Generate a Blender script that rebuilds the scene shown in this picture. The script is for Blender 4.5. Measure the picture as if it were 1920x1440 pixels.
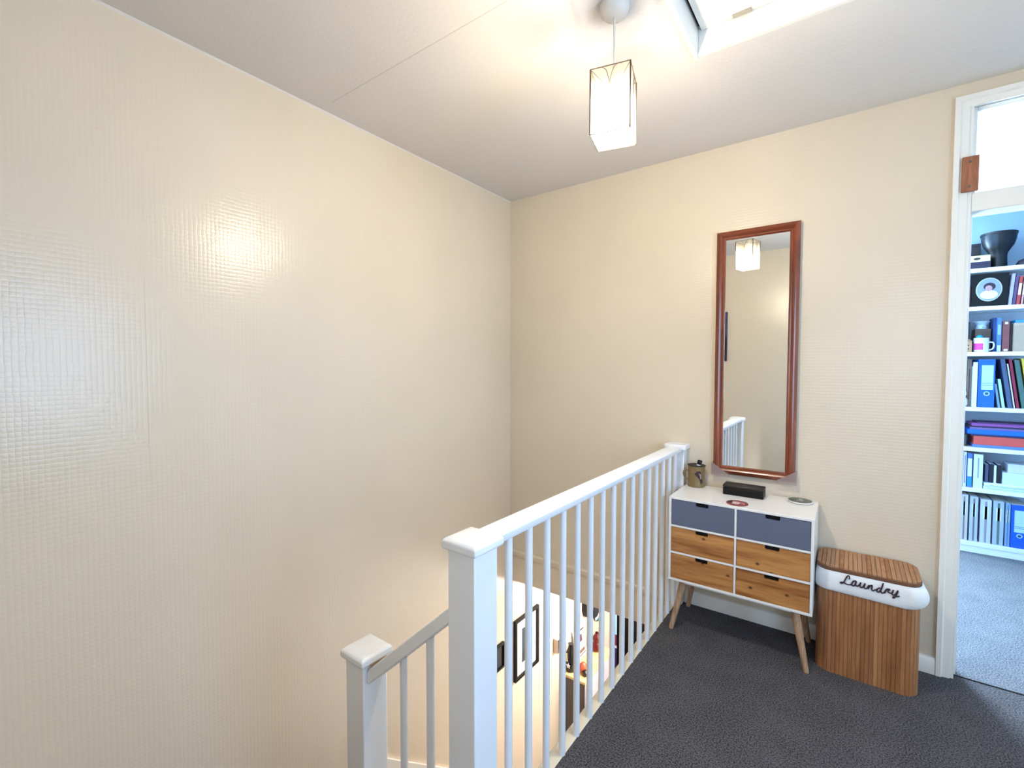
import bpy, bmesh, math, random
from mathutils import Vector, Matrix
random.seed(4)
C = bpy.context.scene.collection
SC = bpy.context.scene
for o in list(bpy.data.objects): bpy.data.objects.remove(o, do_unlink=True)
PI = math.pi

# ---------------------------------------------------------------- camera, world, lights, exposure
CR = Vector((0.80816466, 0.58895586, 0.00093161)); CU = Vector((-0.02275527, 0.02964405, 0.99930147)); CF = Vector((-0.58851684, 0.80762133, -0.03735912))
CP = Vector((0, 0, 1.32)); FPX = 867.956
cam = bpy.data.objects.new('camera', bpy.data.cameras.new('camera')); C.objects.link(cam)
cam.matrix_world = Matrix(((CR.x, CU.x, -CF.x, CP.x), (CR.y, CU.y, -CF.y, CP.y), (CR.z, CU.z, -CF.z, CP.z), (0, 0, 0, 1)))
cam.data.sensor_width = 36; cam.data.lens = FPX / 1920 * 36; cam.data.clip_start = 0.02
SC.camera = cam
SC.view_settings.view_transform = 'Standard'; SC.view_settings.look = 'None'
SC.view_settings.exposure = 0.94; SC.view_settings.gamma = 1.0; SC.view_settings.use_curve_mapping = False
world = bpy.data.worlds.new('overcast_sky'); SC.world = world; world.use_nodes = True
bgn = world.node_tree.nodes['Background']; bgn.inputs[0].default_value = (0.55, 0.75, 1.0, 1); bgn.inputs[1].default_value = 1.2

def area(name, loc, rot, sx, sy, w, col):
    l = bpy.data.lights.new(name, 'AREA'); l.shape = 'RECTANGLE'; l.size = sx; l.size_y = sy; l.energy = w; l.color = col
    o = bpy.data.objects.new(name, l); o.location = loc; o.rotation_euler = rot; C.objects.link(o); return o
def point(name, loc, w, col, r):
    l = bpy.data.lights.new(name, 'POINT'); l.energy = w; l.color = col; l.shadow_soft_size = r
    o = bpy.data.objects.new(name, l); o.location = loc; C.objects.link(o); return o
area('daylight_study_window', (-0.55, 4.93, 1.5), (-PI/2, 0, 0), 0.85, 1.25, 280, (0.56, 0.77, 1.0))
area('added_right_daylight', (1.42, 0.8, 1.35), (0, PI/2, 0), 1.25, 0.85, 23, (0.42, 0.65, 1.0))  # added light at an unseen window, for blue daylight from the right
area('added_rear_fill', (0.45, -1.13, 1.5), (PI/2, 0, 0), 0.85, 1.15, 6, (0.78, 0.87, 1.0))  # fill light added behind the camera to brighten the newel front
point('downstairs_lamp_light', (-1.15, 3.45, -0.55), 34, (1.0, 0.94, 0.92), 0.12)
LAMP = point('pendant_bulb_light', (-0.632, 1.42, 2.125), 29, (1.0, 0.90, 0.77), 0.025)

# ---------------------------------------------------------------- helpers
def on(px, py, ax, val):
    d = CR*(px-960) - CU*(py-720) + CF*FPX
    t = (val-CP[ax])/d[ax]; return CP + d*t

def lin(c):
    return tuple((v/12.92 if v <= 0.04045 else ((v+0.055)/1.055)**2.4) for v in c)
def hexc(r, g, b): return lin((r/255, g/255, b/255))

def mat(name, col, rough=0.6, var=0.06, scale=30, metal=0.0, bump=0.0, bscale=None, spec=0.5, stretch=(1, 1, 1), coat=0.0, trans=0.0):
    m = bpy.data.materials.new(name); m.use_nodes = True; n = m.node_tree.nodes; L = m.node_tree.links
    b = n['Principled BSDF']; b.inputs['Roughness'].default_value = rough; b.inputs['Metallic'].default_value = metal
    b.inputs['Specular IOR Level'].default_value = spec; b.inputs['Coat Weight'].default_value = coat; b.inputs['Transmission Weight'].default_value = trans
    tc = n.new('ShaderNodeTexCoord'); mp = n.new('ShaderNodeMapping'); mp.inputs['Scale'].default_value = stretch
    L.new(tc.outputs['Object'], mp.inputs[0])
    nz = n.new('ShaderNodeTexNoise'); nz.inputs['Scale'].default_value = scale; nz.inputs['Detail'].default_value = 3; L.new(mp.outputs[0], nz.inputs['Vector'])
    mx = n.new('ShaderNodeMix'); mx.data_type = 'RGBA'
    mx.inputs[6].default_value = (*[max(0, c*(1-var)) for c in col], 1); mx.inputs[7].default_value = (*[min(1, c*(1+var)) for c in col], 1)
    L.new(nz.outputs['Fac'], mx.inputs[0]); L.new(mx.outputs[2], b.inputs['Base Color'])
    if bump:
        nb = n.new('ShaderNodeTexNoise'); nb.inputs['Scale'].default_value = bscale or scale*3; nb.inputs['Detail'].default_value = 2
        L.new(mp.outputs[0], nb.inputs['Vector'])
        bp = n.new('ShaderNodeBump'); bp.inputs['Strength'].default_value = bump; bp.inputs['Distance'].default_value = 0.004
        L.new(nb.outputs['Fac'], bp.inputs['Height']); L.new(bp.outputs[0], b.inputs['Normal'])
    return m

def wood(name, c0, c1, axis=0, rough=0.4, scale=9.0, knots=0.0, coat=0.0):
    """grain stretched along the chosen axis"""
    m = bpy.data.materials.new(name); m.use_nodes = True; n = m.node_tree.nodes; L = m.node_tree.links
    b = n['Principled BSDF']; b.inputs['Roughness'].default_value = rough; b.inputs['Coat Weight'].default_value = coat; b.inputs['Coat Roughness'].default_value = 0.2
    tc = n.new('ShaderNodeTexCoord'); mp = n.new('ShaderNodeMapping')
    s = [scale]*3; s[axis] = scale*0.09; mp.inputs['Scale'].default_value = s
    oi = n.new('ShaderNodeObjectInfo'); ad = n.new('ShaderNodeVectorMath'); ad.operation = 'ADD'
    ml = n.new('ShaderNodeMath'); ml.operation = 'MULTIPLY'; ml.inputs[1].default_value = 7.0
    L.new(oi.outputs['Random'], ml.inputs[0]); L.new(tc.outputs['Object'], ad.inputs[0]); L.new(ml.outputs[0], ad.inputs[1]); L.new(ad.outputs[0], mp.inputs[0])
    nz = n.new('ShaderNodeTexNoise'); nz.inputs['Scale'].default_value = 2.2; nz.inputs['Detail'].default_value = 4; nz.inputs['Distortion'].default_value = 0.9; L.new(mp.outputs[0], nz.inputs['Vector'])
    wv = n.new('ShaderNodeTexNoise'); wv.inputs['Scale'].default_value = 14; wv.inputs['Detail'].default_value = 3; L.new(mp.outputs[0], wv.inputs['Vector'])
    mm = n.new('ShaderNodeMath'); mm.operation = 'MULTIPLY_ADD'; mm.inputs[1].default_value = 0.35; L.new(wv.outputs['Fac'], mm.inputs[0]); L.new(nz.outputs['Fac'], mm.inputs[2])
    cr = n.new('ShaderNodeValToRGB'); cr.color_ramp.elements[0].position = 0.45; cr.color_ramp.elements[0].color = (*c0, 1); cr.color_ramp.elements[1].position = 0.85; cr.color_ramp.elements[1].color = (*c1, 1)
    L.new(mm.outputs[0], cr.inputs[0]); out = cr.outputs[0]
    if knots:
        sx = n.new('ShaderNodeSeparateXYZ'); cx_ = n.new('ShaderNodeCombineXYZ'); L.new(ad.outputs[0], sx.inputs[0]); L.new(sx.outputs[0], cx_.inputs[0]); L.new(sx.outputs[2], cx_.inputs[1])
        mk = n.new('ShaderNodeMapping'); mk.inputs['Scale'].default_value = (0.7, 1, 1) if axis == 0 else (1, 0.7, 1); L.new(cx_.outputs[0], mk.inputs[0])
        vo = n.new('ShaderNodeTexVoronoi'); vo.voronoi_dimensions = '2D'; vo.inputs['Scale'].default_value = knots; L.new(mk.outputs[0], vo.inputs['Vector'])
        kr = n.new('ShaderNodeValToRGB'); kr.color_ramp.elements[0].position = 0.012; kr.color_ramp.elements[0].color = (1, 1, 1, 1); kr.color_ramp.elements[1].position = 0.055; kr.color_ramp.elements[1].color = (0, 0, 0, 1)
        L.new(vo.outputs['Distance'], kr.inputs[0])
        mx = n.new('ShaderNodeMix'); mx.data_type = 'RGBA'; L.new(kr.outputs[0], mx.inputs[0]); L.new(out, mx.inputs[6]); mx.inputs[7].default_value = (*[c*0.22 for c in c0], 1)
        out = mx.outputs[2]
    L.new(out, b.inputs['Base Color'])
    return m

def wallpaper_mat():
    m = bpy.data.materials.new('textured_cream_wallpaper'); m.use_nodes = True; n = m.node_tree.nodes; L = m.node_tree.links
    b = n['Principled BSDF']
    g = n.new('ShaderNodeNewGeometry'); sp = n.new('ShaderNodeSeparateXYZ')
    dn = n.new('ShaderNodeTexNoise'); dn.inputs['Scale'].default_value = 26; dn.inputs['Detail'].default_value = 1; L.new(g.outputs['Position'], dn.inputs['Vector'])
    dm = n.new('ShaderNodeVectorMath'); dm.operation = 'MULTIPLY_ADD'; dm.inputs[1].default_value = (0.005,)*3; L.new(dn.outputs['Color'], dm.inputs[0]); L.new(g.outputs['Position'], dm.inputs[2])
    L.new(dm.outputs[0], sp.inputs[0])
    def M(op, a, bb=None, c=None):
        x = n.new('ShaderNodeMath'); x.operation = op
        for i, v in enumerate((a, bb, c)):
            if v is None: continue
            if isinstance(v, (int, float)): x.inputs[i].default_value = v
            else: L.new(v, x.inputs[i])
        return x.outputs[0]
    h = M('ADD', sp.outputs[0], sp.outputs[1]); k = 2*PI/0.0145/2
    a = M('POWER', M('ABSOLUTE', M('SINE', M('MULTIPLY', h, k))), 0.5)
    c = M('POWER', M('ABSOLUTE', M('SINE', M('MULTIPLY', sp.outputs[2], k))), 0.5)
    hh = M('MULTIPLY', a, c)
    bp = n.new('ShaderNodeBump'); bp.inputs['Strength'].default_value = 0.24; bp.inputs['Distance'].default_value = 0.0012
    L.new(hh, bp.inputs['Height'])
    nb = n.new('ShaderNodeTexNoise'); nb.inputs['Scale'].default_value = 5; nb.inputs['Detail'].default_value = 3; L.new(g.outputs['Position'], nb.inputs['Vector'])
    b2 = n.new('ShaderNodeBump'); b2.inputs['Strength'].default_value = 0.25; b2.inputs['Distance'].default_value = 0.01; L.new(nb.outputs['Fac'], b2.inputs['Height']); L.new(bp.outputs[0], b2.inputs['Normal'])
    L.new(b2.outputs[0], b.inputs['Normal'])
    cn = n.new('ShaderNodeTexNoise'); cn.inputs['Scale'].default_value = 1.6; cn.inputs['Detail'].default_value = 4; L.new(g.outputs['Position'], cn.inputs['Vector'])
    mx = n.new('ShaderNodeMix'); mx.data_type = 'RGBA'; L.new(cn.outputs['Fac'], mx.inputs[0])
    mx.inputs[6].default_value = (*hexc(212, 200, 177), 1); mx.inputs[7].default_value = (*hexc(225, 212, 194), 1)
    L.new(mx.outputs[2], b.inputs['Base Color'])
    b.inputs['Roughness'].default_value = 0.25; b.inputs['Specular IOR Level'].default_value = 0.5
    return m

def carpet_mat(name, ca, cb):
    m = bpy.data.materials.new(name); m.use_nodes = True; n = m.node_tree.nodes; L = m.node_tree.links
    b = n['Principled BSDF']; b.inputs['Roughness'].default_value = 0.95; b.inputs['Specular IOR Level'].default_value = 0.1
    g = n.new('ShaderNodeNewGeometry')
    n1 = n.new('ShaderNodeTexNoise'); n1.inputs['Scale'].default_value = 190; n1.inputs['Detail'].default_value = 2; L.new(g.outputs['Position'], n1.inputs['Vector'])
    n2 = n.new('ShaderNodeTexNoise'); n2.inputs['Scale'].default_value = 7; n2.inputs['Detail'].default_value = 4; L.new(g.outputs['Position'], n2.inputs['Vector'])
    a = n.new('ShaderNodeMath'); a.operation = 'MULTIPLY_ADD'; a.inputs[1].default_value = 0.14; L.new(n2.outputs['Fac'], a.inputs[0]); L.new(n1.outputs['Fac'], a.inputs[2])
    cr = n.new('ShaderNodeValToRGB'); e = cr.color_ramp.elements
    e[0].position = 0.42; e[0].color = (*hexc(*ca), 1); e[1].position = 0.72; e[1].color = (*hexc(*cb), 1)
    L.new(a.outputs[0], cr.inputs[0]); L.new(cr.outputs[0], b.inputs['Base Color'])
    bp = n.new('ShaderNodeBump'); bp.inputs['Strength'].default_value = 0.8; bp.inputs['Distance'].default_value = 0.004; L.new(n1.outputs['Fac'], bp.inputs['Height']); L.new(bp.outputs[0], b.inputs['Normal'])
    return m

def glassy(name, col, alpha=0.25, rough=0.1, mode='glass'):
    """thin sheet: part transparent, part glossy or translucent"""
    m = bpy.data.materials.new(name); m.use_nodes = True; n = m.node_tree.nodes; L = m.node_tree.links
    n.remove(n['Principled BSDF']); out = n['Material Output']
    t = n.new('ShaderNodeBsdfTransparent'); t.inputs[0].default_value = (*col, 1)
    mx = n.new('ShaderNodeMixShader'); nz = n.new('ShaderNodeTexNoise'); nz.inputs['Scale'].default_value = 40
    mr = n.new('ShaderNodeMapRange'); mr.inputs[3].default_value = alpha*0.85; mr.inputs[4].default_value = alpha*1.15
    L.new(nz.outputs['Fac'], mr.inputs[0]); L.new(mr.outputs[0], mx.inputs[0])
    if mode == 'glass':
        gl = n.new('ShaderNodeBsdfGlossy'); gl.inputs['Roughness'].default_value = rough; L.new(gl.outputs[0], mx.inputs[2])
    else:
        gl = n.new('ShaderNodeBsdfTranslucent'); gl.inputs[0].default_value = (*col, 1)
        df = n.new('ShaderNodeBsdfDiffuse'); df.inputs[0].default_value = (*col, 1)
        m2 = n.new('ShaderNodeMixShader'); m2.inputs[0].default_value = 0.35; L.new(gl.outputs[0], m2.inputs[1]); L.new(df.outputs[0], m2.inputs[2]); L.new(m2.outputs[0], mx.inputs[2])
    L.new(t.outputs[0], mx.inputs[1]); L.new(mx.outputs[0], out.inputs[0])
    return m
def emit(name, col, s):
    m = bpy.data.materials.new(name); m.use_nodes = True; n = m.node_tree.nodes; L = m.node_tree.links
    n.remove(n['Principled BSDF']); t = n.new('ShaderNodeBsdfTransparent'); e = n.new('ShaderNodeEmission'); e.inputs[0].default_value = (*col, 1); e.inputs[1].default_value = s
    nz = n.new('ShaderNodeTexNoise'); nz.inputs['Scale'].default_value = 30; mr = n.new('ShaderNodeMapRange'); mr.inputs[3].default_value = 0.10; mr.inputs[4].default_value = 0.14; L.new(nz.outputs['Fac'], mr.inputs[0])
    mx = n.new('ShaderNodeMixShader'); L.new(mr.outputs[0], mx.inputs[0]); L.new(t.outputs[0], mx.inputs[1]); L.new(e.outputs[0], mx.inputs[2]); L.new(mx.outputs[0], n['Material Output'].inputs[0])
    return m

M = {}
M['wall'] = wallpaper_mat(); M['carpet'] = carpet_mat('grey_carpet_pile', (46, 44, 46), (104, 101, 104)); M['carpet2'] = carpet_mat('brightened_grey_carpet', (62, 62, 64), (126, 126, 129))  # carpet2: same carpet as the landing, lightened to carry the study daylight
M['ceil'] = mat('white_ceiling_paint', hexc(222, 217, 212), 0.75, 0.02, 3, bump=0.25, bscale=90)
M['gloss'] = mat('white_gloss_paint', hexc(236, 234, 228), 0.28, 0.03, 9, bump=0.06, bscale=60)
M['rail'] = mat('white_banister_paint', hexc(235, 237, 240), 0.35, 0.04, 12, bump=0.08, bscale=50)
M['scuff'] = mat('chipped_bare_wood', hexc(206, 176, 140), 0.7, 0.15, 60)
M['plaster'] = mat('hall_wall_paint', hexc(232, 222, 206), 0.6, 0.02, 4)
M['blue_wall'] = mat('study_wall_paint', hexc(160, 186, 206), 0.7, 0.02, 3)
M['white'] = mat('white_lacquer_board', hexc(236, 233, 230), 0.22, 0.015, 10)
M['slate'] = mat('slate_blue_grey_lacquer', hexc(96, 103, 124), 0.45, 0.04, 20)
M['drawerwood'] = wood('knotty_pine_veneer', hexc(134, 76, 32), hexc(200, 142, 82), 0, 0.38, 9, 6.5)
M['legwood'] = wood('ash_leg_wood', hexc(150, 112, 82), hexc(206, 170, 138), 2, 0.5, 30)
M['pine'] = wood('varnished_red_pine_v', hexc(84, 33, 13), hexc(136, 62, 28), 2, 0.25, 12, 4.5, 0.5)
M['pineh'] = wood('varnished_red_pine_h', hexc(84, 33, 13), hexc(136, 62, 28), 0, 0.25, 12, 4.5, 0.5)
M['bamboo'] = wood('bamboo_slat', hexc(140, 90, 52), hexc(176, 122, 78), 2, 0.5, 16)
M['bambooy'] = wood('bamboo_slat_lid', hexc(148, 102, 68), hexc(184, 136, 98), 1, 0.5, 16)
M['bamdark'] = mat('bamboo_backing', hexc(112, 74, 50), 0.7, 0.1, 30)
M['linen'] = mat('white_cotton_liner', hexc(232, 232, 232), 0.85, 0.04, 30, bump=0.35, bscale=40)
M['thread'] = mat('dark_embroidery_thread', hexc(52, 28, 40), 0.7)
M['black'] = mat('matt_black', hexc(7, 6, 7), 0.45, 0.1, 40, spec=0.3)
M['darkgap'] = mat('dark_cavity', hexc(14, 12, 14), 0.9)
M['steel'] = mat('dull_metal', hexc(120, 112, 105), 0.35, 0.05, 40, metal=0.9)
M['wire'] = mat('bronze_wire', hexc(96, 82, 70), 0.4, 0.05, 40, metal=0.6)
M['pvc'] = mat('white_plastic', hexc(222, 218, 210), 0.35, 0.02, 20)
M['mirror'] = mat('silvered_glass', (0.86, 0.88, 0.86), 0.015, 0.0, 5, metal=1.0)
M['protector'] = glassy('clear_corner_plastic', (0.86, 0.80, 0.80), 0.4, 0.25, 'diffuse')
M['pane'] = glassy('window_glass', (0.98, 0.99, 1.0), 0.05, 0.02)
M['shade'] = glassy('capiz_glass_glow_fade', (0.98, 0.95, 0.88), 0.17, 0.2, 'diffuse')
def fade_glow(m):
    # lamp glow put into the glass: opacity rises towards the bottom
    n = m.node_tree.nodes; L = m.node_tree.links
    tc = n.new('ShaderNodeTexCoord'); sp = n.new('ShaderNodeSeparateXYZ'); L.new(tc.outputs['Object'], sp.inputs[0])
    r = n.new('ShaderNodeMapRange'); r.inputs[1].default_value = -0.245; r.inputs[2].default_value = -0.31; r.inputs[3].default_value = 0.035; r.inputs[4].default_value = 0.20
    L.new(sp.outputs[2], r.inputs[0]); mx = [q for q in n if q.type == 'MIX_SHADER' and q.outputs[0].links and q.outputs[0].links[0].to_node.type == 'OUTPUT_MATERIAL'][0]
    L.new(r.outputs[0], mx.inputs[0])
fade_glow(M['shade'])
M['petal'] = glassy('pink_glass_petal', (0.95, 0.45, 0.38), 0.75, 0.2, 'diffuse')
M['bulb'] = emit('glowing_bulb_glass', (1.0, 0.88, 0.72), 22)
M['oak'] = wood('pale_oak', hexc(206, 168, 108), hexc(236, 206, 150), 1, 0.45, 14)
M['greyboard'] = mat('dark_grey_board', hexc(92, 84, 84), 0.5, 0.04, 20)
M['lilac'] = mat('pale_grey_board', hexc(196, 190, 200), 0.5, 0.03, 20)
_c = {}
def cm(r, g, b, rough=0.55, var=0.07):
    k = (r, g, b, rough)
    if k not in _c: _c[k] = mat('paint_%d_%d_%d' % (r, g, b), hexc(r, g, b), rough, var, 35)
    return _c[k]

# ---- bmesh shape adders
def box(bm, x0, x1, y0, y1, z0, z1):
    v = [bm.verts.new((x, y, z)) for z in (z0, z1) for y in (y0, y1) for x in (x0, x1)]
    for f in ((0, 2, 3, 1), (4, 5, 7, 6), (0, 1, 5, 4), (2, 6, 7, 3), (0, 4, 6, 2), (1, 3, 7, 5)): bm.faces.new([v[i] for i in f])
    return v
def hexa(bm, pts):
    v = [bm.verts.new(p) for p in pts]
    for f in ((0, 2, 3, 1), (4, 5, 7, 6), (0, 1, 5, 4), (2, 6, 7, 3), (0, 4, 6, 2), (1, 3, 7, 5)): bm.faces.new([v[i] for i in f])
def prism(bm, pts, ax, a, b):
    """extrude a 2-D outline along axis ax; pts in the other two axes in order"""
    def P(p, t):
        q = list(p); q.insert(ax, t); return q
    A = [bm.verts.new(P(p, a)) for p in pts]; B = [bm.verts.new(P(p, b)) for p in pts]; n = len(pts)
    bm.faces.new(A); bm.faces.new(B[::-1])
    for i in range(n): bm.faces.new((A[i], B[i], B[(i+1) % n], A[(i+1) % n]))
def ring(bm, c, u, w, r, n, sq=None):
    return [bm.verts.new(c + u*(math.cos(2*PI*i/n)*r) + w*(math.sin(2*PI*i/n)*r)) for i in range(n)]
def tube(bm, path, rad, n=10, caps=True):
    path = [Vector(p) for p in path]; rs = rad if isinstance(rad, (list, tuple)) else [rad]*len(path); prev = None; up = Vector((0, 0, 1))
    R = []
    for i, p in enumerate(path):
        d = (path[min(i+1, len(path)-1)] - path[max(i-1, 0)]).normalized()
        if abs(d.dot(up)) > 0.95: up = Vector((1, 0, 0))
        u = d.cross(up).normalized(); w = u.cross(d).normalized(); up = w
        R.append(ring(bm, p, u, w, rs[i], n))
    for a, b in zip(R, R[1:]):
        for i in range(n): bm.faces.new((a[i], a[(i+1) % n], b[(i+1) % n], b[i]))
    if caps: bm.faces.new(R[0][::-1]); bm.faces.new(R[-1])
def lathe(bm, prof, c, n=28, sx=1, sy=1):
    c = Vector(c); R = []
    for r, z in prof:
        R.append([bm.verts.new(c + Vector((math.cos(2*PI*i/n)*r*sx, math.sin(2*PI*i/n)*r*sy, z))) for i in range(n)])
    for a, b in zip(R, R[1:]):
        for i in range(n): bm.faces.new((a[i], a[(i+1) % n], b[(i+1) % n], b[i]))
    bm.faces.new(R[0][::-1]); bm.faces.new(R[-1])
def smooth_path(pts, k=5):
    P = [Vector(p) for p in pts]; out = []
    for i in range(len(P)-1):
        a, b, c, d = P[max(i-1, 0)], P[i], P[i+1], P[min(i+2, len(P)-1)]
        for j in range(k):
            t = j/k; out.append(0.5*((2*b) + (c-a)*t + (2*a-5*b+4*c-d)*t*t + (3*b-a-3*c+d)*t**3))
    out.append(P[-1]); return out

# ---- object makers
W = {}
def finish(name, bm, m, bevel=0.0, sub=0):
    me = bpy.data.meshes.new(name); bmesh.ops.recalc_face_normals(bm, faces=bm.faces); bm.to_mesh(me); bm.free()
    for p in me.polygons: p.use_smooth = True
    me.set_sharp_from_angle(angle=math.radians(38))
    me.materials.append(m); o = bpy.data.objects.new(name, me); C.objects.link(o)
    if bevel:
        b = o.modifiers.new('bevel', 'BEVEL'); b.width = bevel; b.segments = 2; b.limit_method = 'ANGLE'; b.angle_limit = math.radians(40)
    if sub:
        s = o.modifiers.new('sub', 'SUBSURF'); s.levels = sub; s.render_levels = sub
    return o
def shift(bm, v):
    for q in bm.verts: q.co -= v
def tag(o, label, cat, group=None, kind=None):
    if label: o['label'] = label
    if cat: o['category'] = cat
    if group: o['group'] = group
    if kind: o['kind'] = kind
    return o
def thing(name, loc, label, cat, group=None):
    o = bpy.data.objects.new(name, None); o.empty_display_size = 0.05; C.objects.link(o); o.location = loc; W[o.name] = Vector(loc)
    return tag(o, label, cat, group)
def part(name, bm, m, parent, bevel=0.0, label=None, sub=0):
    w = W[parent.name]; shift(bm, w); o = finish(name, bm, m, bevel, sub); o.parent = parent; W[o.name] = w
    if label: o['label'] = label
    return o
def solo(name, bm, m, loc, label, cat, group=None, bevel=0.0, sub=0):
    shift(bm, Vector(loc)); o = finish(name, bm, m, bevel, sub); o.location = loc; W[o.name] = Vector(loc); return tag(o, label, cat, group)
def struct(name, bm, m, label, cat, bevel=0.0):
    o = finish(name, bm, m, bevel); W[o.name] = Vector((0, 0, 0)); return tag(o, label, cat, None, 'structure')
def sempty(name, loc, label, cat):
    return tag(thing(name, loc, label, cat), None, None, None, 'structure')
def B(*a):
    bm = bmesh.new(); box(bm, *a); return bm
NB = bmesh.new

# ================================================================ THE SETTING
XA, YB, ZC = -1.945, 2.649, 2.473          # left wall face, back wall face, ceiling
ZL = -2.60                                  # floor of the hall below
# left wall, running down past the stairs into the hall below
struct('wall_left', B(XA-0.1, XA, -0.1, 4.30, ZL-0.1, ZC+0.1), M['wall'], 'tall cream textured wallpaper wall left of the stairwell', 'wall')
bm = NB()
box(bm, XA, 0.36, YB, YB+0.10, -0.205, ZC+0.1); box(bm, 1.17, 1.35, YB, YB+0.10, -0.205, ZC+0.1); box(bm, 0.36, 1.17, YB, YB+0.10, 2.405, ZC+0.1); box(bm, 0.36, 1.17, YB, YB+0.10, -0.205, -0.02)
struct('wall_back', bm, M['wall'], 'cream textured wallpaper wall behind the mirror and drawers', 'wall')
bm = NB()   # right wall with an opening for the added window
box(bm, 1.25, 1.35, -1.0, 0.35, -0.2, ZC+0.1); box(bm, 1.25, 1.35, 1.25, YB, -0.2, ZC+0.1); box(bm, 1.25, 1.35, 0.35, 1.25, -0.2, 0.75); box(bm, 1.25, 1.35, 0.35, 1.25, 2.02, ZC+0.1)
struct('wall_right', bm, M['wall'], 'cream wall right of the landing, outside the picture', 'wall')
bm = NB(); box(bm, XA, -0.36, -0.07, 0.03, ZL, ZC+0.1); box(bm, -0.46, -0.36, -1.0, -0.07, -0.2, ZC+0.1); box(bm, -0.46, 0.0, -1.1, -1.0, -0.2, ZC+0.1); box(bm, 0.9, 1.35, -1.1, -1.0, -0.2, ZC+0.1); box(bm, 0.0, 0.9, -1.1, -1.0, -0.2, 0.9); box(bm, 0.0, 0.9, -1.1, -1.0, 2.1, ZC+0.1)
struct('wall_front', bm, M['wall'], 'cream wallpaper wall seen only in the mirror', 'wall')
# ceiling with the loft hatch hole
HX0, HX1, HY0, HY1 = -0.497, 0.25, 1.10, 1.84
bm = NB()
box(bm, XA, HX0, -1.0, YB, ZC, ZC+0.1); box(bm, HX1, 1.35, -1.0, YB, ZC, ZC+0.1); box(bm, HX0, HX1, -1.0, HY0, ZC, ZC+0.1); box(bm, HX0, HX1, HY1, YB, ZC, ZC+0.1)
ceil = struct('ceiling', bm, M['ceil'], 'white painted ceiling over the landing', 'ceiling')
wl = bpy.data.objects['wall_left']
part('wallpaper_seam', B(XA, XA+0.0005, 0.546, 0.5472, 0.5, 2.0), M['wall'], wl)
part('board_seam', B(XA+0.09, -0.86, 1.205, 1.2085, ZC-0.0008, ZC), cm(212, 206, 200, 0.7), ceil, label='faint raised ceiling board seam')
# landing floor
bm = NB(); box(bm, -0.755, 1.25, -1.0, YB, -0.20, 0.0); box(bm, 0.385, 1.145, YB, YB+0.03, -0.02, 0.0)
struct('floor', bm, M['carpet'], 'dark grey carpeted landing floor', 'floor')
struct('trim_2', B(-0.80, -0.755, 0.94, YB, -0.205, 0.002), mat('cream_gloss_paint', hexc(228, 216, 192), 0.4, 0.05, 20), 'cream painted edging board along the stairwell side of the carpet', 'trim', 0.003)
# bead and skirting
bm = NB(); prism(bm, [(YB, -0.03), (YB-0.006, -0.03), (YB-0.014, -0.018), (YB-0.014, 0.006), (YB-0.006, 0.016), (YB, 0.016)], 0, XA, -0.80)
struct('trim_1', bm, M['wall'], 'painted bead across the wall at landing floor level in the stairwell', 'trim')
bm = NB(); prism(bm, [(YB, 0), (YB-0.016, 0), (YB-0.016, 0.058), (YB-0.008, 0.07), (YB, 0.072)], 0, -0.72, 0.325)
struct('baseboard_back', bm, M['gloss'], 'low white skirting board under the mirror wall', 'baseboard')
# corner caulk line where walls meet ceiling
bm = NB(); prism(bm, [(XA, ZC), (XA+0.006, ZC), (XA, ZC-0.006)], 1, 0.03, YB)
struct('trim_3', bm, M['ceil'], 'thin painted edge between left wall and ceiling', 'trim')

# ---- hall below
bm = NB(); box(bm, XA, -0.45, 4.20, 4.30, ZL, -0.2)
struct('wall_hall', bm, M['plaster'], 'pale end wall of the hall below the stairs', 'wall')
struct('wall_stair', B(-0.55, -0.45, -0.07, 4.20, ZL, -0.205), M['plaster'], 'pale wall under the landing edge', 'wall')
struct('floor_hall', B(XA, -0.55, 0.03, 4.20, ZL-0.1, ZL), M['carpet'], 'carpeted hall floor at the foot of the stairs', 'floor')
struct('ceiling_hall', B(XA, -0.45, YB+0.10, 4.20, -0.27, -0.205), M['ceil'], 'white hall ceiling beyond the stairwell', 'ceiling')

# staircase: two steps down to a quarter landing, then a flight along the left wall
st = sempty('staircase', (-1.5, 0.5, -0.4), 'carpeted staircase going down behind the banister', 'stairs')
part('quarter_landing', B(XA, -1.22, 0.03, 0.94, -0.60, -0.40), M['carpet'], st)
part('step', B(-1.22, -0.985, 0.03, 0.85, -0.60, -0.40+0.0), M['carpet'], st)
part('step', B(-0.985, -0.755, 0.03, 0.85, -0.60, -0.20), M['carpet'], st)
for i in range(10):
    part('step', B(XA, -1.22, 0.94+0.236*i, 0.94+0.236*(i+1), max(ZL, -0.60-0.2*(i+1)-0.12), -0.60-0.2*i), M['carpet'], st)
bm = NB(); s = 0.2/0.236
prism(bm, [(1.40, -0.25-s*0.46), (3.30, -0.25-s*2.36), (3.30, -0.47-s*2.36), (1.40, -0.47-s*0.46)], 0, XA, XA+0.018)
part('wall_stringer', bm, M['gloss'], st, 0.002)
bm = NB(); prism(bm, [(0.93, -0.22), (3.30, -0.22-s*2.37), (3.30, -0.50-s*2.37), (0.93, -0.50)], 0, -1.24, -1.215)
part('outer_stringer', bm, M['gloss'], st, 0.002)

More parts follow.
